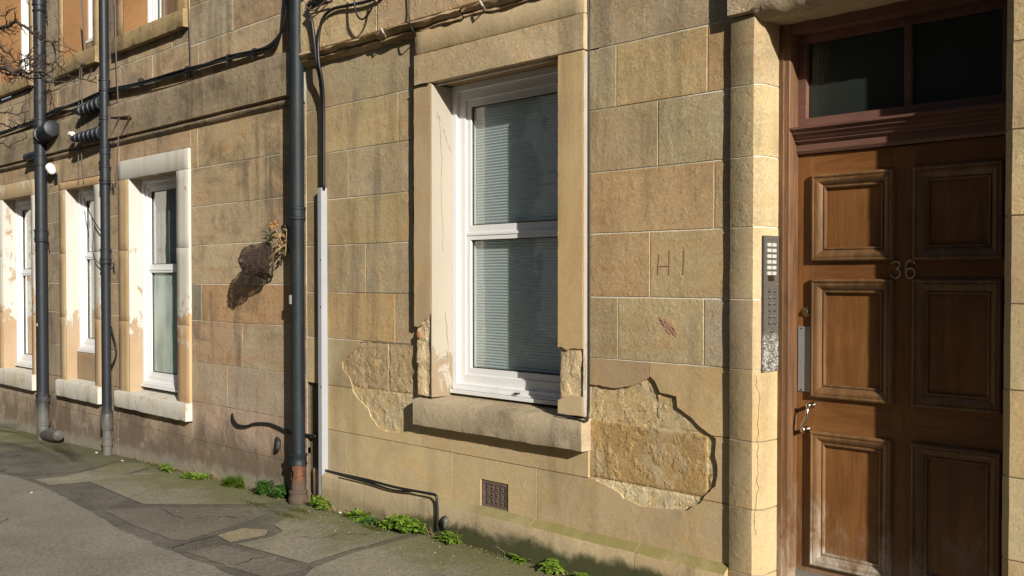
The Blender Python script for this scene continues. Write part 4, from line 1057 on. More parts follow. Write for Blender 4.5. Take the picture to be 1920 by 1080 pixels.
# ================================================================== cables
def wp(L,d): return [W(x,y,(d if not isinstance(d,list) else d[i])) for i,(x,y) in enumerate(L)]
def smooth(P,k=5):
    out=[]; n=len(P)
    for i in range(n-1):
        p0=P[max(i-1,0)];p1=P[i];p2=P[i+1];p3=P[min(i+2,n-1)]
        for j in range(k):
            t=j/k; out.append(.5*((2*p1)+(p2-p0)*t+(2*p0-5*p1+4*p2-p3)*t*t+(3*p1-p0-3*p2+p3)*t**3))
    out.append(P[-1]); return out
def cable(name,label,L,d,r,mat='cable',group=None,n=6,k=5):
    o=obj(name,MB().tube(smooth(wp(L,d),k),r,n),M[mat],smooth=True); return tag(o,label,'cable',group)
bun=thing('cable_bundle','thick clipped bundle of black cables running along the ledge to the near downpipe','cable',W(360,130,-.02))
path=[(0,250),(60,229),(105,207),(150,193),(198,172),(260,156),(350,131),(420,111),(480,96),(512,82),(528,55),(535,15),(538,-25)]
rnd=random.Random(3)
for j in range(6):
    P=[(x+rnd.uniform(-2,2),yy+rnd.uniform(-4,4)) for x,yy in path]
    obj('cable',MB().tube(smooth(wp(P,[-.020-.012*(j%3)-rnd.uniform(0,.012) for _ in P]),6),[.0075,.009,.0065][j%3],6),M['cable'],bun,smooth=True)
for x,yy in ((265,152),(352,130),(430,108),(478,97)):
    p=W(x,yy,-.03); obj('clip',MB().lathe([(0,.028),(.014,.028)],p-Vector((.007,0,0)),(1,0,.02),12),M['cable'],bun)
    obj('clip_nail',MB().tube([p+Vector((.0,-.02,-.03)),p+Vector((.005,-.025,-.065))],.005,6),M['cable'],bun)
tang=thing('cable_tangle','tangle of black and red brown cables at the top beside the near downpipe','cable',W(590,20,-.06))
for j in range(9):
    a=(573+rnd.uniform(0,8),rnd.uniform(2,26)); b=(596+rnd.uniform(-6,10),rnd.uniform(-14,18)); c=(612+rnd.uniform(-4,16),rnd.uniform(-30,8))
    obj('cable',MB().tube(smooth(wp([a,((a[0]+b[0])/2,(a[1]+b[1])/2+rnd.uniform(-8,8)),b,c],[-.06-rnd.uniform(0,.03)]*4),5),.0055,5),M['cable_pink'] if j%3==0 else M['cable'],tang,smooth=True)
cable('cable','pair of thick black cables dropping over the string course into the grey trunking',[(576,22),(584,38),(589,75),(594,118),(600,150),(604,200),(604,280),(604,356)],[-.09,-.085,-.08,-.085,-.06,-.03,-.025,-.022],.0125,'cable_grey' if False else 'cable')
cable('cable','black cable curving down from upper right to join the pair above the grey trunking',[(720,-12),(690,2),(655,10),(622,18),(604,38),(597,75),(598,118),(604,150),(607,200),(607,280),(607,356)],[-.08,-.075,-.075,-.08,-.085,-.085,-.09,-.065,-.034,-.03,-.028],.0105)
cable('cable','slack loop of black cable hanging from the top over the rough frieze stone',[(664,-30),(664,-5),(666,18),(672,32),(680,36),(690,27),(700,8),(706,-25)],-.12,.006)
cable('cable','thin black wire down the wall then along the ledge left of the near downpipe',[(352,-20),(354,40),(357,110),(358,148),(363,157),(400,144),(460,124),(510,108),(548,97)],[-.012,-.012,-.012,-.014,-.03,-.03,-.03,-.03,-.03],.0058)
cable('cable','thin black wire kinked over the string course at left edge of the main window',[(767,-20),(767,20),(768,42),(774,57),(781,71),(779,110),(776,150),(775.5,250),(775.5,420)],[-.075,-.075,-.085,-.085,-.03,-.012,-.012,-.010,-.010],.0042)
cable('cable','short black wire stub crossing the top of the left window margin',[(777,162),(790,158),(803,156)],-.048,.0045)
cable('cable','thin black wire straight down the right edge of the main window margin',[(1103,-20),(1104,100),(1104,300),(1104,520),(1104,700),(1103,778),(1096,790),(1080,786),(1062,781),(1046,777)],[-.009,-.009,-.009,-.009,-.009,-.014,-.05,-.05,-.05,-.05],.0060)
cable('cable','black cable curling out of the damp wall and running behind the near downpipe',[(436,776),(437,786),(446,797),(462,799),(480,794),(505,795),(525,803),(543,812),(570,815),(592,818)],[.0,-.016,-.02,-.016,-.012,-.012,-.012,-.012,-.010,-.010],.0105)
cable('cable','black cable lying along the plinth ledge and turning down beside the weeds',[(611,882),(640,889),(690,900),(735,912),(775,920),(808,926),(817,929),(819,938),(820,960),(820,994)],[-.02,-.03,-.05,-.06,-.06,-.062,-.062,-.062,-.06,-.06],.0085)
cable('cable','thin second cable sagging below the one on the plinth ledge',[(640,891),(690,904),(730,917),(757,921),(775,921)],-.062,.006)
cable('cable','pale brown wire hanging down the wall just right of the slim waste pipe',[(215,-15),(217,80),(221,180),(223,235),(220,290),(216,345)],[-.06,-.06,-.05,-.05,-.04,-.02],.0052,'cable_pink')
cable('cable','pair of thin dark wires hanging straight down from the narrow upper window',[(151,-10),(156,55),(158,112),(150,130),(148,200),(147,280),(147,346)],[-.03,-.03,-.07,-.06,-.05,-.05,-.02],.0055,'cable_grey')
cable('cable','thin dark wire beside the hanging pair under the narrow upper window',[(153,-10),(158,60),(158,115),(153,132),(154,200),(152,270),(157,346)],[-.03,-.03,-.072,-.065,-.055,-.05,-.02],.005,'cable_grey')
cable('cable','thin black wire looping across the narrow lower window to the slim waste pipe',[(158,375),(164,390),(175,412),(188,432)],[.05,-.02,-.05,-.06],.005)
cable('cable','slack black wire drooping beside the narrow lower window to the pipe collar',[(172,405),(175,440),(174,470),(180,488),(192,499)],[-.05,-.05,-.05,-.05,-.06],.004)
cable('cable','loose black wire loop low on the wall right of the slim waste pipe',[(208,612),(213,632),(218,655),(216,672),(209,688),(206,700)],[-.03,-.03,-.03,-.03,-.03,-.02],.008)

# ================================================================== fixtures on the wall
# iron vent grille
u0,u1,(z0,z1)=V_U[0],V_U[1],V_Z
vent=thing('vent_grille','rusty cast iron vent grille with key pattern low under the main window','vent',((u0+u1)/2,.0,z0))
z0=.226
mb=MB(); mb.ring(u0,u1,z0,z1,.016,.006,.02); obj('frame',mb,M['rust_dark'],vent)
mb=MB(); cu=(u1-u0-.032)/5; cz=(z1-z0-.032)/3
for i in range(5):
    for j in range(3):
        a=u0+.016+i*cu; b=z0+.016+j*cz; t=.0052
        mb.box((a+.001,.008,b+.004),(a+t,.018,b+cz-.004)); mb.box((a+t,.0085,b+cz-.004-t),(a+cu-.006,.018,b+cz-.004)); mb.box((a+t,.0085,b+.004),(a+cu-.006,.018,b+.004+t))
        mb.box((a+cu-.006-t,.009,b+.004+t+.006),(a+cu-.006,.018,b+cz-.004-t)); mb.box((a+t+.005,.0087,b+cz*.5-t*.4),(a+cu-.006-t,.018,b+cz*.5+t*.5))
for i in range(1,5): mb.box((u0+.016+i*cu-.0045,.0095,z0+.016),(u0+.016+i*cu-.001,.0185,z1-.016))
for j in range(1,3): mb.box((u0+.016,.0098,z0+.016+j*cz-.0015),(u1-.016,.0186,z0+.016+j*cz+.0015))
o=obj('lattice',mb,M['rust_dark'],vent); o['kind']='stuff'
obj('back_plate',MB().box((u0,.0245,z0),(u1,.0249,z1)),M['gasket'],vent)
# intercom on the reveal of the door
iu=JU+CH; iy0,iy1=.004,.124
iz0=W(1450,697,.06).z; iz1=W(1450,442,.06).z
ic=thing('door_intercom','long dark steel door entry panel with white name labels, buttons and scratched lower end','intercom',(iu,.06,iz0))
obj('face_plate',MB().box((iu-.002,iy0,iz0),(iu+.006,iy1,iz1)),M['intercom'],ic)
h=iz1-iz0
def ipt(fy_,fz): return Vector((iu+.006,iy0+(iy1-iy0)*fy_,iz1-h*fz))
for k in range(6):
    for c in (.32,.66):
        p=ipt(c,.066+.042*k); obj('name_label',MB().box((p.x-.001,p.y-.016,p.z-.0075),(p.x+.0035,p.y+.016,p.z+.0075)),M['label'],ic)
p=ipt(.45,.31); obj('key_switch',MB().box((p.x-.001,p.y-.024,p.z-.012),(p.x+.004,p.y+.024,p.z+.012)),M['button'],ic)
for k in range(6):
    for c in (.36,.70):
        obj('button',MB().lathe([(0,.0095),(.004,.009),(.007,.006),(.0075,.001)],ipt(c,.405+.047*k),(1,0,0),12),M['button'],ic,auto=40)
obj('button',MB().lathe([(0,.0095),(.004,.009),(.007,.006),(.0075,.001)],ipt(.52,.70),(1,0,0),12),M['button'],ic,auto=40)
for c,f in ((.06,.36),(.93,.36),(.06,.67),(.93,.67),(.5,.018),(.1,.985),(.9,.985)): obj('screw',MB().lathe([(0,.005),(.003,.004),(.004,.001)],ipt(c,f),(1,0,0),8),M['steel'],ic)
# white lamp, bracket, hooks
p=W(99,322,-.03)
lamp=thing('security_lamp','small white dome security lamp under the ledge right of the thick soil pipe','lamp',p)
obj('dome',MB().lathe([(0,.044),(.015,.047),(.03,.045),(.09,.040),(.12,.028),(.13,.01)],p+Vector((-.05,-.01,.05)),Vector((.85,-.10,-.5)),20),M['white'],lamp,auto=50)
obj('base',MB().box((p.x-.05,.0-.004,p.z-.13),(p.x+.05,.03-.02,p.z-.02)),M['gasket'],lamp)  # black plate put in for the shadow under the dome
br=thing('wall_bracket','rusty metal wall bracket with two struts on the ledge right of the slim waste pipe','bracket',W(228,219,-.05))
obj('bar',MB().tube(wp([(208,220),(228,219),(246,217)],[-.05,-.06,-.07]),.008,6),M['cable_pink'],br)
obj('strut',MB().tube(wp([(223,222),(209,256)],[-.06,-.04]),.009,6),M['cable_pink'],br); obj('strut',MB().tube(wp([(243,219),(228,254)],[-.07,-.045]),.009,6),M['cable_pink'],br)
hk=obj('pipe_stub',MB().tube(wp([(519,822),(523,826),(522,838),(520,845)],[.0,-.03,-.03,-.025]),[.012,.014,.018,.014],8),M['iron'],smooth=True); tag(hk,'small grey metal pipe stub sticking out low beside the near downpipe','stub')
hk=obj('wall_hook',MB().tube(wp([(834,970),(836,976),(834,986),(832,992)],[-.055,-.075,-.07,-.06]),[.012,.02,.01,.007],8),M['iron'],smooth=True); tag(hk,'dark broken iron hook on the plinth just right of the bent black cable','hook')
for L,lab in (([(715,53),(719,61),(725,73)],'short pale metal tie across the string course above the left window margin'),([(900,2),(905,10),(911,20)],'short pale metal tie on the string course above the middle of the main window')):
    hk=obj('metal_tie',MB().tube(wp(L,[-.085,-.09,-.03]),.005,6),M['chips']); tag(hk,lab,'tie')
# brick scrap in the broken margin
p=W(786,628,SP+.004); obj('brick_scrap',MB().lathe([(0,.022),(.006,.021),(.009,.012),(.010,.001)],p,(0,-1,0),9),plain('brick_scrap',(.34,.17,.08),.9,0,.2,60),tenR)
# marks on the stones
def stroke(L,wd,mat,name,parent,d=-.0035):
    P=wp(L,0); vs=[];fs=[]
    for i,p in enumerate(P):
        t=(P[min(i+1,len(P)-1)]-P[max(i-1,0)]).normalized(); nrm=Vector((-t.z,0,t.x))*wd
        vs += [(p.x-nrm.x,d,p.z-nrm.z),(p.x+nrm.x,d,p.z+nrm.z)]
    for i in range(len(P)-1): fs.append((2*i,2*i+2,2*i+3,2*i+1))
    mb=MB(); mb.add(vs,[f[::-1] for f in fs]); return obj(name,mb,M[mat],parent)
hi=thing('crayon_letters','faded red crayon letters HI on the stone right of the main window','graffiti',W(1260,500,-.003))
stroke([(1238,475),(1236,495),(1235,515)],.0024,'redmark','letter_stroke',hi); stroke([(1257,468),(1257,490),(1256,515)],.0024,'redmark','letter_stroke',hi); stroke([(1236,499),(1257,498)],.002,'redmark','letter_stroke',hi,-.0037)
stroke([(1284,468),(1284,490),(1283,515)],.0026,'redmark','letter_stroke',hi)
rub=thing('chalk_mark','rubbed red chalk smudge on the pale stone below the crayon letters','graffiti',W(1254,612,-.003))
r2=random.Random(5)
for k in range(22):
    t=r2.random(); x=1243+22*t+r2.uniform(-5,5); yy=600+24*t+r2.uniform(-4,4)
    stroke([(x-4,yy-5),(x+r2.uniform(-1,2),yy),(x+4,yy+5)],.0022,'pinkmark','chalk_stroke',rub,-.0032-.00005*k)

# hairline cracks
def crack3(P,parent,nx,wd=.0016):
    vs=[];fs=[]
    Q=[]
    for i in range(len(P)-1):
        for j in range(5):
            p=Vector(P[i]).lerp(Vector(P[i+1]),j/5); t=(Vector(P[i+1])-Vector(P[i])).normalized(); sd=t.cross(Vector(nx)).normalized(); Q.append((p+sd*(.012*noise.noise(p*22)+.006*noise.noise(p*70))+Vector(nx)*.0012,sd,j))
    for i,(p,sd,j) in enumerate(Q):
        w_=wd*(.5+abs(noise.noise(p*40))*1.4); vs += [p-sd*w_,p+sd*w_]
    for i in range(len(Q)-1): fs.append((2*i,2*i+1,2*i+3,2*i+2))
    mb=MB(); mb.add(vs,fs); obj('crack',mb,M['djoint'],parent)
cc=Vector((JU+.016,-.004,0))
crack3([(cc.x-.005,cc.y-.005,1.08),(cc.x,cc.y,1.0),(cc.x+.004,cc.y+.004,.9),(cc.x-.002,cc.y-.002,.8),(cc.x+.003,cc.y+.003,.65),(cc.x-.004,cc.y-.004,.5),(cc.x,cc.y,.36)],tenR,(.707,-.707,0),.0011)
crack3([(WU0,.02,2.45),(WU0,.035,2.2),(WU0,.03,2.0),(WU0,.045,1.8),(WU0,.04,1.62)],tenR,(1,0,0),.0010)
crack3([(WU0,.07,1.3),(WU0,.085,1.1),(WU0,.075,.95)],tenR,(1,0,0),.0013)

# crumpled wire mesh hanging on the wall
nest=thing('wire_mesh_basket','crumpled rusty brown wire mesh basket hanging out from the wall left of the near downpipe','basket',W(485,490,-.1))
def mesh_shell():
    nu,nv=30,26; vs=[];fs=[]
    # rim points on photo -> depth: right side touches the wall, left side stands out
    for i in range(nu+1):
        a=i/nu                                     # 0 = at the wall (right), 1 = outer end (left)
        c=Vector((508-56*a, 489-1*a))
        dd=.015+.235*a
        hh=(37-13*a)*(1 if a<.85 else math.sqrt(max(.02,1-((a-.85)/.155)**2)))
        if a<.15: hh*=.80+.20*(a/.15)
        for j in range(nv+1):
            th=-math.pi*.5+math.pi*1.9*j/nv
            yy=c.y+hh*math.sin(th)*1.0
            dep=dd+.075*math.cos(th)*(1-.4*a)
            n_=noise.noise(Vector((a*5,math.cos(th)*1.3,math.sin(th)*1.3)))*.022+noise.noise(Vector((a*11,math.cos(th)*3,math.sin(th)*3)))*.012
            p=W(c.x+noise.noise(Vector((a*6,th,9)))*6+4*math.cos(th),yy+n_*90,-max(.006,dep+n_))
            vs.append(p)
    for i in range(nu):
        for j in range(nv): fs.append((i*(nv+1)+j,i*(nv+1)+j+1,(i+1)*(nv+1)+j+1,(i+1)*(nv+1)+j))
    return vs,fs
vs,fs=mesh_shell(); mb=MB()
def ribbon_net(mb,vs,fs,t):
    es=set()
    for f in fs:
        for k in range(4):
            a,b=f[k],f[(k+1)%4]; es.add((min(a,b),max(a,b)))
        es.add((f[0],f[2])) if (f[0]*7+f[1])%1==0 else None
    for a,b in es:
        p,q=Vector(vs[a]),Vector(vs[b]); d=(q-p)
        if d.length<1e-5: continue
        d.normalize(); s1=d.cross(Vector((.3,.9,.2))).normalized()*t; s2=d.cross(s1).normalized()*t
        mb.add([p+s1,p+s2*.87-s1*.5,p-s2*.87-s1*.5,q+s1,q+s2*.87-s1*.5,q-s2*.87-s1*.5],[(0,1,4,3),(1,2,5,4),(2,0,3,5)])
ribbon_net(mb,vs,fs,.0013); o=obj('wire_mesh',mb,M['netting'],nest); o['kind']='stuff'
rim=[vs[j] for j in range(27)]; obj('rim',MB().tube(rim,.006,6),M['netting'],nest,smooth=True)
rim=[vs[30*27+j] for j in range(27)]; obj('rim',MB().tube(rim,.004,6),M['netting'],nest,smooth=True)
obj('rim',MB().tube([vs[i*27+22] for i in range(31)],.004,6),M['netting'],nest,smooth=True)
# loose crumpled inner folds
for s_ in range(1):
    vv=[Vector(v)*1 for v in vs]; cen=sum(vv,Vector())/len(vv)
    v2=[cen+(v-cen)*(.72-.2*s_)+Vector((.02*noise.noise(v*9),.02*noise.noise(v*11),.03*noise.noise(v*8+Vector((s_*5,1,1))))) for v in vv]
    mb=MB(); ribbon_net(mb,v2,fs[::1],.0012); o=obj('wire_mesh',mb,M['netting'],nest); o['kind']='stuff'

# dead plant growing from behind the downpipe
def leaf_quad(mb,p,dirv,upv,l,wd,bend=.3,seg=2):
    d=dirv.normalized(); s=d.cross(upv)
    if s.length<1e-4: s=d.cross(Vector((1,0,.3)))
    s.normalize(); nrm=s.cross(d); 
    pts=[(0,.12),(.35,.5),(.7,.42),(1,.02)]; vs=[]
    for t,wv in pts:
        c=p+d*(l*t)-nrm*(bend*l*t*t); vs += [c-s*wd*wv+nrm*.12*wd,c+s*wd*wv+nrm*.12*wd]
    mb.add(vs,[(2*i,2*i+1,2*i+3,2*i+2) for i in range(3)])
dead=thing('dried_weed','withered weed with an orange seed head growing from behind the near downpipe','weed',W(540,450,-.03))
stem=[(548,452),(530,462),(522,468),(512,478),(505,488)]
obj('stem',MB().tube(smooth(wp(stem,[-.02,-.06,-.09,-.10,-.09])),.0065,6),M['dry'],dead,smooth=True)
for L,dp in (([(530,460),(525,447),(519,435),(514,424)],[-.06,-.08,-.09,-.10]),([(526,455),(518,447),(510,441)],[-.07,-.09,-.10]),([(536,455),(537,440),(536,424)],[-.05,-.06,-.06]),([(535,456),(536,468),(534,480)],[-.05,-.06,-.06])):
    obj('stem',MB().tube(smooth(wp(L,dp)),.004,5),M['dry'],dead,smooth=True)
r3=random.Random(11)
def puff(x,yy,d,r,n,mat,name,l=.03):
    mb=MB(); c=W(x,yy,d)
    for _ in range(n):
        v=Vector((r3.gauss(0,1),r3.gauss(0,1),r3.gauss(0,1))).normalized()
        leaf_quad(mb,c+v*r*.35*r3.random(),v,Vector((r3.gauss(0,1),r3.gauss(0,1),r3.gauss(0,1))).normalized(),r*r3.uniform(.6,1.1),l*.4,.4)
    obj(name,mb,M[mat],dead)
puff(513,421,-.10,.034,40,'dryflower','seed_head'); puff(507,440,-.10,.05,36,'dryleaf','leaves'); puff(519,444,-.09,.035,16,'dry','leaves'); puff(536,428,-.06,.035,18,'dryleaf','leaves'); puff(535,446,-.05,.035,16,'dry','leaves'); puff(534,470,-.06,.045,22,'dryleaf','leaves'); puff(524,458,-.08,.03,14,'dry','leaves')

# weeds along the foot of the wall
def weed(px_,py_,wpx,hpx,label,kind,n,mat,seed):
    rr=random.Random(seed); c=G(px_,py_); sc=(c-CAM).dot(FWD)/FPX
    half=wpx*sc*.62; H=hpx*sc
    t=thing('weed_clump',label,'weed',c,'weeds along the foot of the wall')
    mb=MB(); ms=MB()
    nst=max(3,int(half*2/.028)); n=int(n*1.5)
    for i in range(nst):
        u=c.x+rr.uniform(-half,half); yv=min(-.055 if c.x>-5.5 else -.012,c.y+rr.uniform(-.05,.045)); b=Vector((u,yv,gz(u)))
        fall=1-.55*abs((u-c.x)/half)**2
        for k in range(int(n/nst)+1):
            if kind=='rosette':
                an=rr.uniform(0,6.28); el=rr.uniform(.15,1.15); dv=Vector((math.cos(an)*math.cos(el),math.sin(an)*math.cos(el)*.8-.25,math.sin(el)))
                leaf_quad(mb,b+Vector((0,0,.004)),dv,Vector((0,0,1)),H*rr.uniform(.7,1.25)*fall,H*.30,.45)
            elif kind=='leafy':
                top=b+Vector((rr.uniform(-.03,.03),rr.uniform(-.04,.01),H*fall*rr.uniform(.25,1.)))
                an=rr.uniform(0,6.28); dv=Vector((math.cos(an),math.sin(an),rr.uniform(-.1,.7)))
                leaf_quad(mb,top,dv,Vector((0,0,1)),rr.uniform(.024,.046),rr.uniform(.015,.024),.3)
                if k%4==0: ms.tube([b,(b+top)/2+Vector((.004,0,0)),top],.0014,4,False)
            else:
                an=rr.uniform(0,6.28); dv=Vector((math.cos(an)*.5,math.sin(an)*.4-.15,1))
                leaf_quad(mb,b+Vector((rr.uniform(-.02,.02),rr.uniform(-.02,.01),0)),dv,Vector((0,1,.2)),H*fall*rr.uniform(.5,1.25),.009,.4)
    obj('leaves',mb,M[mat],t)
    if ms.v: o=obj('stems',ms,M['leaf_dark'],t); o['kind']='stuff'
WD=[(316,884,20,15,'small bright weed tuft nearest the thin side of the damp patch, furthest left','leafy',60,'leaf'),
 (368,897,56,9,'low spreading strip of green weeds left of the round bright tuft','leafy',130,'leaf'),
 (449,914,44,24,'round bright grassy tuft left of the dark leafy weed','grass',420,'leaf'),
 (508,930,52,30,'dark leafy weed with a tall shoot just left of the broken pipe foot','leafy',320,'leaf_dark'),
 (486,925,20,12,'low dark sprig between the round tuft and the taller leafy weed','leafy',60,'leaf_dark'),
 (606,952,40,22,'bright fine weed growing at the foot of the grey trunking','leafy',260,'leaf'),
 (683,972,42,26,'broad leaved green rosette weed between the trunking and the big clump','rosette',60,'leaf'),
 (762,996,82,26,'largest bright green weed clump left of the bent black cable','leafy',520,'leaf'),
 (709,982,22,10,'small dark sprig at the left end of the largest weed clump','leafy',50,'leaf_dark'),
 (849,1017,30,18,'small bright weed just right of the bent black cable','leafy',150,'leaf'),
 (974,1053,26,22,'upright green weed against the mossy plinth below the vent','rosette',36,'leaf'),
 (1033,1068,38,24,'wide green weed on the mossy plinth right of the vent','leafy',180,'leaf'),
 (1106,1082,14,12,'tiny sprig at the bottom edge right of the plinth weeds','leafy',40,'leaf')]
for i,a in enumerate(WD): weed(*a,100+i)
# moss creeping between stones, and pale grit
rm=random.Random(21); mb=MB()
for k in range(2600):
    t=rm.random(); u=-8.6+6.0*t; dd=abs(rm.gauss(0,.035)); yv=(-.055 if u>-5.56 else -.006)-dd
    if noise.noise(Vector((u*2.2,3,1)))+rm.uniform(-.35,.25)<.0: continue
    b=Vector((u,yv,gz(u)+.002)); an=rm.uniform(0,6.28)
    leaf_quad(mb,b,Vector((math.cos(an)*.6,math.sin(an)*.6,.9)),Vector((0,0,1)),rm.uniform(.006,.016),.006,.4)
for (cx_,cy_,sp) in ((535,966,.09),(480,946,.08),(700,992,.06),(560,958,.07)):
    c=G(cx_,cy_)
    for k in range(160):
        b=Vector((c.x+rm.gauss(0,sp),c.y+rm.gauss(0,.018),gz(c.x)+.004)); an=rm.uniform(0,6.28)
        leaf_quad(mb,b,Vector((math.cos(an),math.sin(an),.8)),Vector((0,0,1)),rm.uniform(.006,.018),.006,.3)
mo=obj('moss',mb,M['moss']); mo['kind']='stuff'
mb=MB()
for k in range(260):
    u=rm.uniform(-6.2,-2.6); yv=-.06-abs(rm.gauss(0,.45))
    if yv<-1.9: continue
    s_=rm.uniform(.0018,.0042)*(1.6 if rm.random()<.08 else 1); z=gz(u)+.007; an=rm.uniform(0,3.1); ca,sa=math.cos(an)*s_,math.sin(an)*s_
    mb.add([(u-ca,yv-sa,z),(u+sa*.7,yv-ca*.7,z),(u+ca,yv+sa,z),(u-sa*.7,yv+ca*.7,z),(u,yv,z+s_*.6)],[(0,1,4),(1,2,4),(2,3,4),(3,0,4)])
gr=obj('grit',mb,M['chips']); gr['kind']='stuff'
mb=MB()
for k in range(900):
    u=rm.uniform(-9.6,-2.5); yv=(-.055 if u>-5.56 else -.008)-abs(rm.gauss(0,.03)); an=rm.uniform(0,6.28)
    if noise.noise(Vector((u*3.1,7,2)))+rm.uniform(-.3,.3)<.05: continue
    leaf_quad(mb,Vector((u,yv,gz(u)+.004)),Vector((math.cos(an),math.sin(an)*.6,rm.uniform(-.02,.35))),Vector((0,0,1)),rm.uniform(.008,.035),rm.uniform(.003,.012),.3)
for k in range(60):
    u=rm.uniform(-8.5,-2.6); yv=(-.055 if u>-5.56 else -.01)-abs(rm.gauss(0,.02)); h_=rm.uniform(.03,.10)
    b=Vector((u,yv,gz(u))); mb.tube([b,b+Vector((rm.uniform(-.02,.02),-.01,h_*.6)),b+Vector((rm.uniform(-.05,.05),-.03,h_))],.0012,4,False)
db=obj('dead_leaves',mb,M['dry']); db['kind']='stuff'
for (x,yy,s_,lab) in ((637,963,.020,'crumpled scrap of pale litter between two weeds by the trunking'),(181,850,.022,'pale lump of fallen mortar at the foot of the slim waste pipe'),(59,925,.016,'small pale scrap lying out on the asphalt at left'),(229,865,.018,'pale mortar crumb right of the slim waste pipe')):
    c=G(x,yy); s_*=.65; mb=MB().lathe([(0,s_*.9),(s_*.35,s_),(s_*.7,s_*.6),(s_*.8,.001)],(c.x,min(c.y,-.03),c.z+.003),(.1,.1,1),7)
    tag(obj('litter_scrap',mb,M['chips']),lab,'litter')

# bare tree reaching in from beyond the left edge
TD=-2.45; FT=(TD-CAM.y)/2.15
tb=W(-330,200,TD); tree=thing('bare_tree','leafless tree whose thin twisted twigs reach in at the top left','tree',(tb.x-.15,TD,gz(tb.x)))
rt=random.Random(4)
base=Vector((tb.x-.15,TD,gz(tb.x)-.02))
trunk_=[base,base+Vector((.03,.02,1.0)),base+Vector((-.02,.0,2.0)),base+Vector((.05,.03,3.1)),base+Vector((.02,.0,4.2))]
obj('trunk',MB().tube(smooth(trunk_,4),[.055-.0022*i for i in range(17)],12),M['bark'],tree,smooth=True)
def twig(L,r0,r1,dep=TD,wob=3.,sub=2.2):
    r0*=FT; r1*=FT; P=[]
    for i,(x,yy) in enumerate(L): P.append(W(x,yy,dep+.06*noise.noise(Vector((x*.03,yy*.03,r0*90)))))
    S_=smooth(P,5); n=len(S_)
    S_=[p+Vector((0,0,0)) if i in(0,n-1) else p+Vector((noise.noise(p*23),noise.noise(p*19),noise.noise(p*27)))*.008 for i,p in enumerate(S_)]
    mb=MB().tube(S_,[r0+(r1-r0)*i/(n-1) for i in range(n)],6)
    # short side twigs
    for i in range(1,n-1):
        if rt.random()<.42:
            p=S_[i]; d=(S_[i+1]-S_[i-1]).normalized(); a=Vector((rt.gauss(0,1),rt.gauss(0,.7),rt.gauss(0.2,1))); a=(a-d*a.dot(d)*.5).normalized()
            ln=rt.uniform(.05,.17)*FT; q1=p+(a*.6+d*.5)*ln*.5; q2=q1+(a*.3+d*.6+Vector((rt.gauss(0,.4),rt.gauss(0,.4),rt.gauss(0,.4))))*ln*.5
            rr=max(.0013,(r0+r1)*.22); mb.tube([p,q1,q2],[rr,rr*.8,.0009],5)
            if rt.random()<.5:
                q3=q1+Vector((rt.gauss(0,.03),rt.gauss(0,.02),rt.gauss(.0,.03))); mb.tube([q1,q3],[rr*.7,.0008],4)
    obj('branch',mb,M['bark'],tree,smooth=True)
b0=[(-150,60),(-60,62)]
twig([(-150,90),(-70,68),(0,52),(18,48),(32,41),(55,56),(70,68),(82,78)],.013,.0075)
twig([(82,78),(90,76),(97,78),(102,88),(105,108),(108,122),(118,128),(126,134)],.007,.0025)
twig([(-150,150),(-60,132),(0,128),(20,133),(40,137),(60,135),(80,134),(100,133)],.016,.004)
twig([(0,131),(16,140),(35,141),(55,146),(78,147),(95,154),(112,154),(128,153),(136,146),(150,146),(165,152),(182,157)],.008,.0025)
twig([(40,136),(38,124),(36,117),(44,110),(52,104),(60,98)],.007,.002)
twig([(36,118),(46,114),(60,113),(83,113)],.004,.0015)
twig([(0,88),(12,98),(20,102),(25,112),(33,118)],.006,.004)
twig([(-40,98),(0,100),(12,112),(26,118)],.005,.002); twig([(0,120),(14,122),(24,128),(36,134)],.006,.003)
twig([(0,29),(12,27),(17,20),(30,14)],.0055,.002); twig([(0,52),(8,58),(20,66),(32,66)],.0045,.0015)
twig([(86,146),(78,136),(84,125),(92,120),(100,123)],.005,.002); twig([(84,148),(92,158),(93,164)],.004,.002)
twig([(100,92),(112,96),(122,97),(132,92)],.004,.0012); twig([(100,80),(108,76),(116,72)],.003,.001)
twig([(-60,225),(0,212),(18,212),(32,216),(45,212),(54,206)],.0055,.002); twig([(-60,240),(0,232),(12,236),(25,240),(40,232),(52,228)],.007,.002)
twig([(-60,262),(0,268),(16,274),(34,266),(52,255)],.005,.0018); twig([(75,195),(80,180),(92,168),(98,180),(94,196)],.003,.0015)
for k in range(16):
    x=rt.uniform(-20,60); yy=rt.uniform(95,150); twig([(x,yy),(x+rt.uniform(8,16),yy+rt.uniform(-10,10)),(x+rt.uniform(20,36),yy+rt.uniform(-16,14))],.0032,.0012)
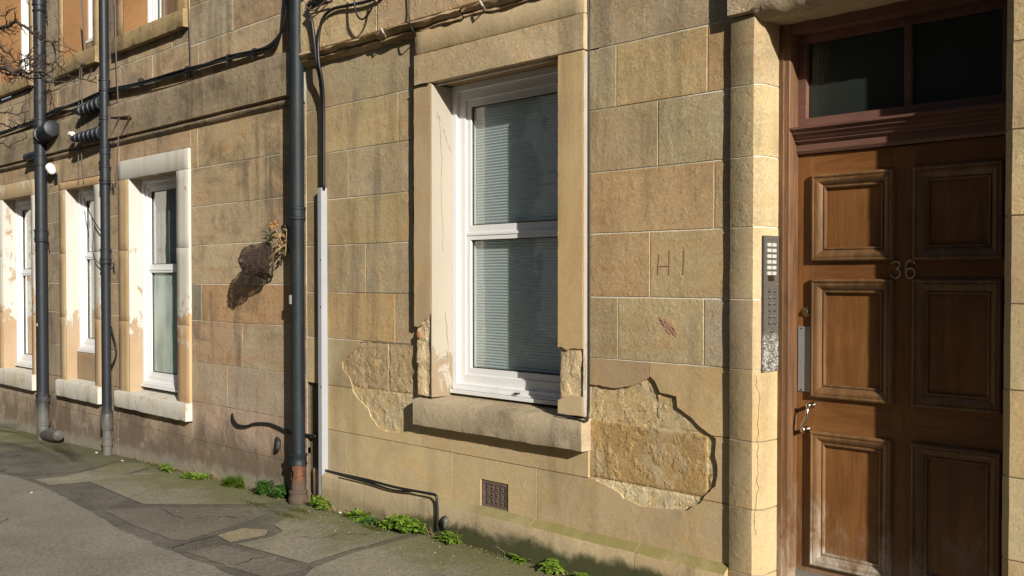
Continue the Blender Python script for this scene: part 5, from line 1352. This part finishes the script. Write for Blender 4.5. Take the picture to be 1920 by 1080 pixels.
# limbs from the trunk to the twigs, and the crown above
for (x,yy,r) in ((-150,90,.009),(-150,150,.011),(-60,225,.005),(-60,240,.005),(-60,262,.004)):
    q=W(x,yy,TD); zt=q.z-.25; s0=Vector((base.x,TD,max(.6,zt))); obj('branch',MB().tube(smooth([s0,(s0+q)/2+Vector((0,.03,-.03)),q],4),[r*1.5-(r*.5)*i/8 for i in range(9)],8),M['bark'],tree,smooth=True)
for k in range(7):
    s0=trunk_[3].lerp(trunk_[4],rt.random()); a=rt.uniform(1.6,4.7); e=s0+Vector((math.cos(a)*rt.uniform(.4,.9),math.sin(a)*.5,rt.uniform(.3,.9)))
    obj('branch',MB().tube(smooth([s0,(s0+e)/2+Vector((0,0,.08)),e],4),[.012-.0012*i for i in range(9)],6),M['bark'],tree,smooth=True)

# ------------------------------------------------------------------ unseen terrace across the street, added to block sky light
op=thing('sandstone_tenement','unseen stone terrace across the street, added to block sky light from the honey wall','building',(-4,-17,-.2))
OS=plain('sooty_sandstone',(.24,.20,.15),.9,0,.3,3)
H_=12.5; Y=-16.5
zs_=[(.9,2.7),(4.0,5.9),(7.0,8.8),(9.9,11.5)]
for X0,X1 in ((-58,-25.5),(-17.5,36)):  # gap left so the main window reflects open sky
    mb=MB(); cols_=[]; x=X0
    while x<X1-3.2: cols_.append((x+1.1,x+2.2)); x+=3.2
    prev=X0
    for a,b in cols_:
        mb.box((prev,Y-.4,-2.6),(a,Y,H_)); zp=-2.6
        for c,d in zs_: mb.box((a,Y-.4,zp),(b,Y,c)); zp=d
        mb.box((a,Y-.4,zp),(b,Y,H_)); prev=b
    mb.box((prev,Y-.4,-2.6),(X1,Y,H_))
    o=obj('wall',mb,OS,op); o['kind']='stuff'
    obj('back_wall',MB().box((X0,Y-9,-2.6),(X1,Y-.55,H_)),M['dark'],op)
    obj('cornice',MB().box((X0-.2,Y-.4,H_+.002),(X1+.2,Y+.35,H_+.4)),OS,op)
    rb=MB(); rb.add([(X0,Y,H_+.42),(X1,Y,H_+.42),(X1,Y-4.5,H_+2.6),(X0,Y-4.5,H_+2.6),(X0,Y-9,H_+.42),(X1,Y-9,H_+.42)],[(0,1,2,3),(3,2,5,4)]); obj('roof',rb,M['dark'],op)
    for a,b in cols_:
        for c,d in zs_: obj('window',MB().box((a,Y-.24,c),(b,Y-.22,d)),M['fanglass'],op)
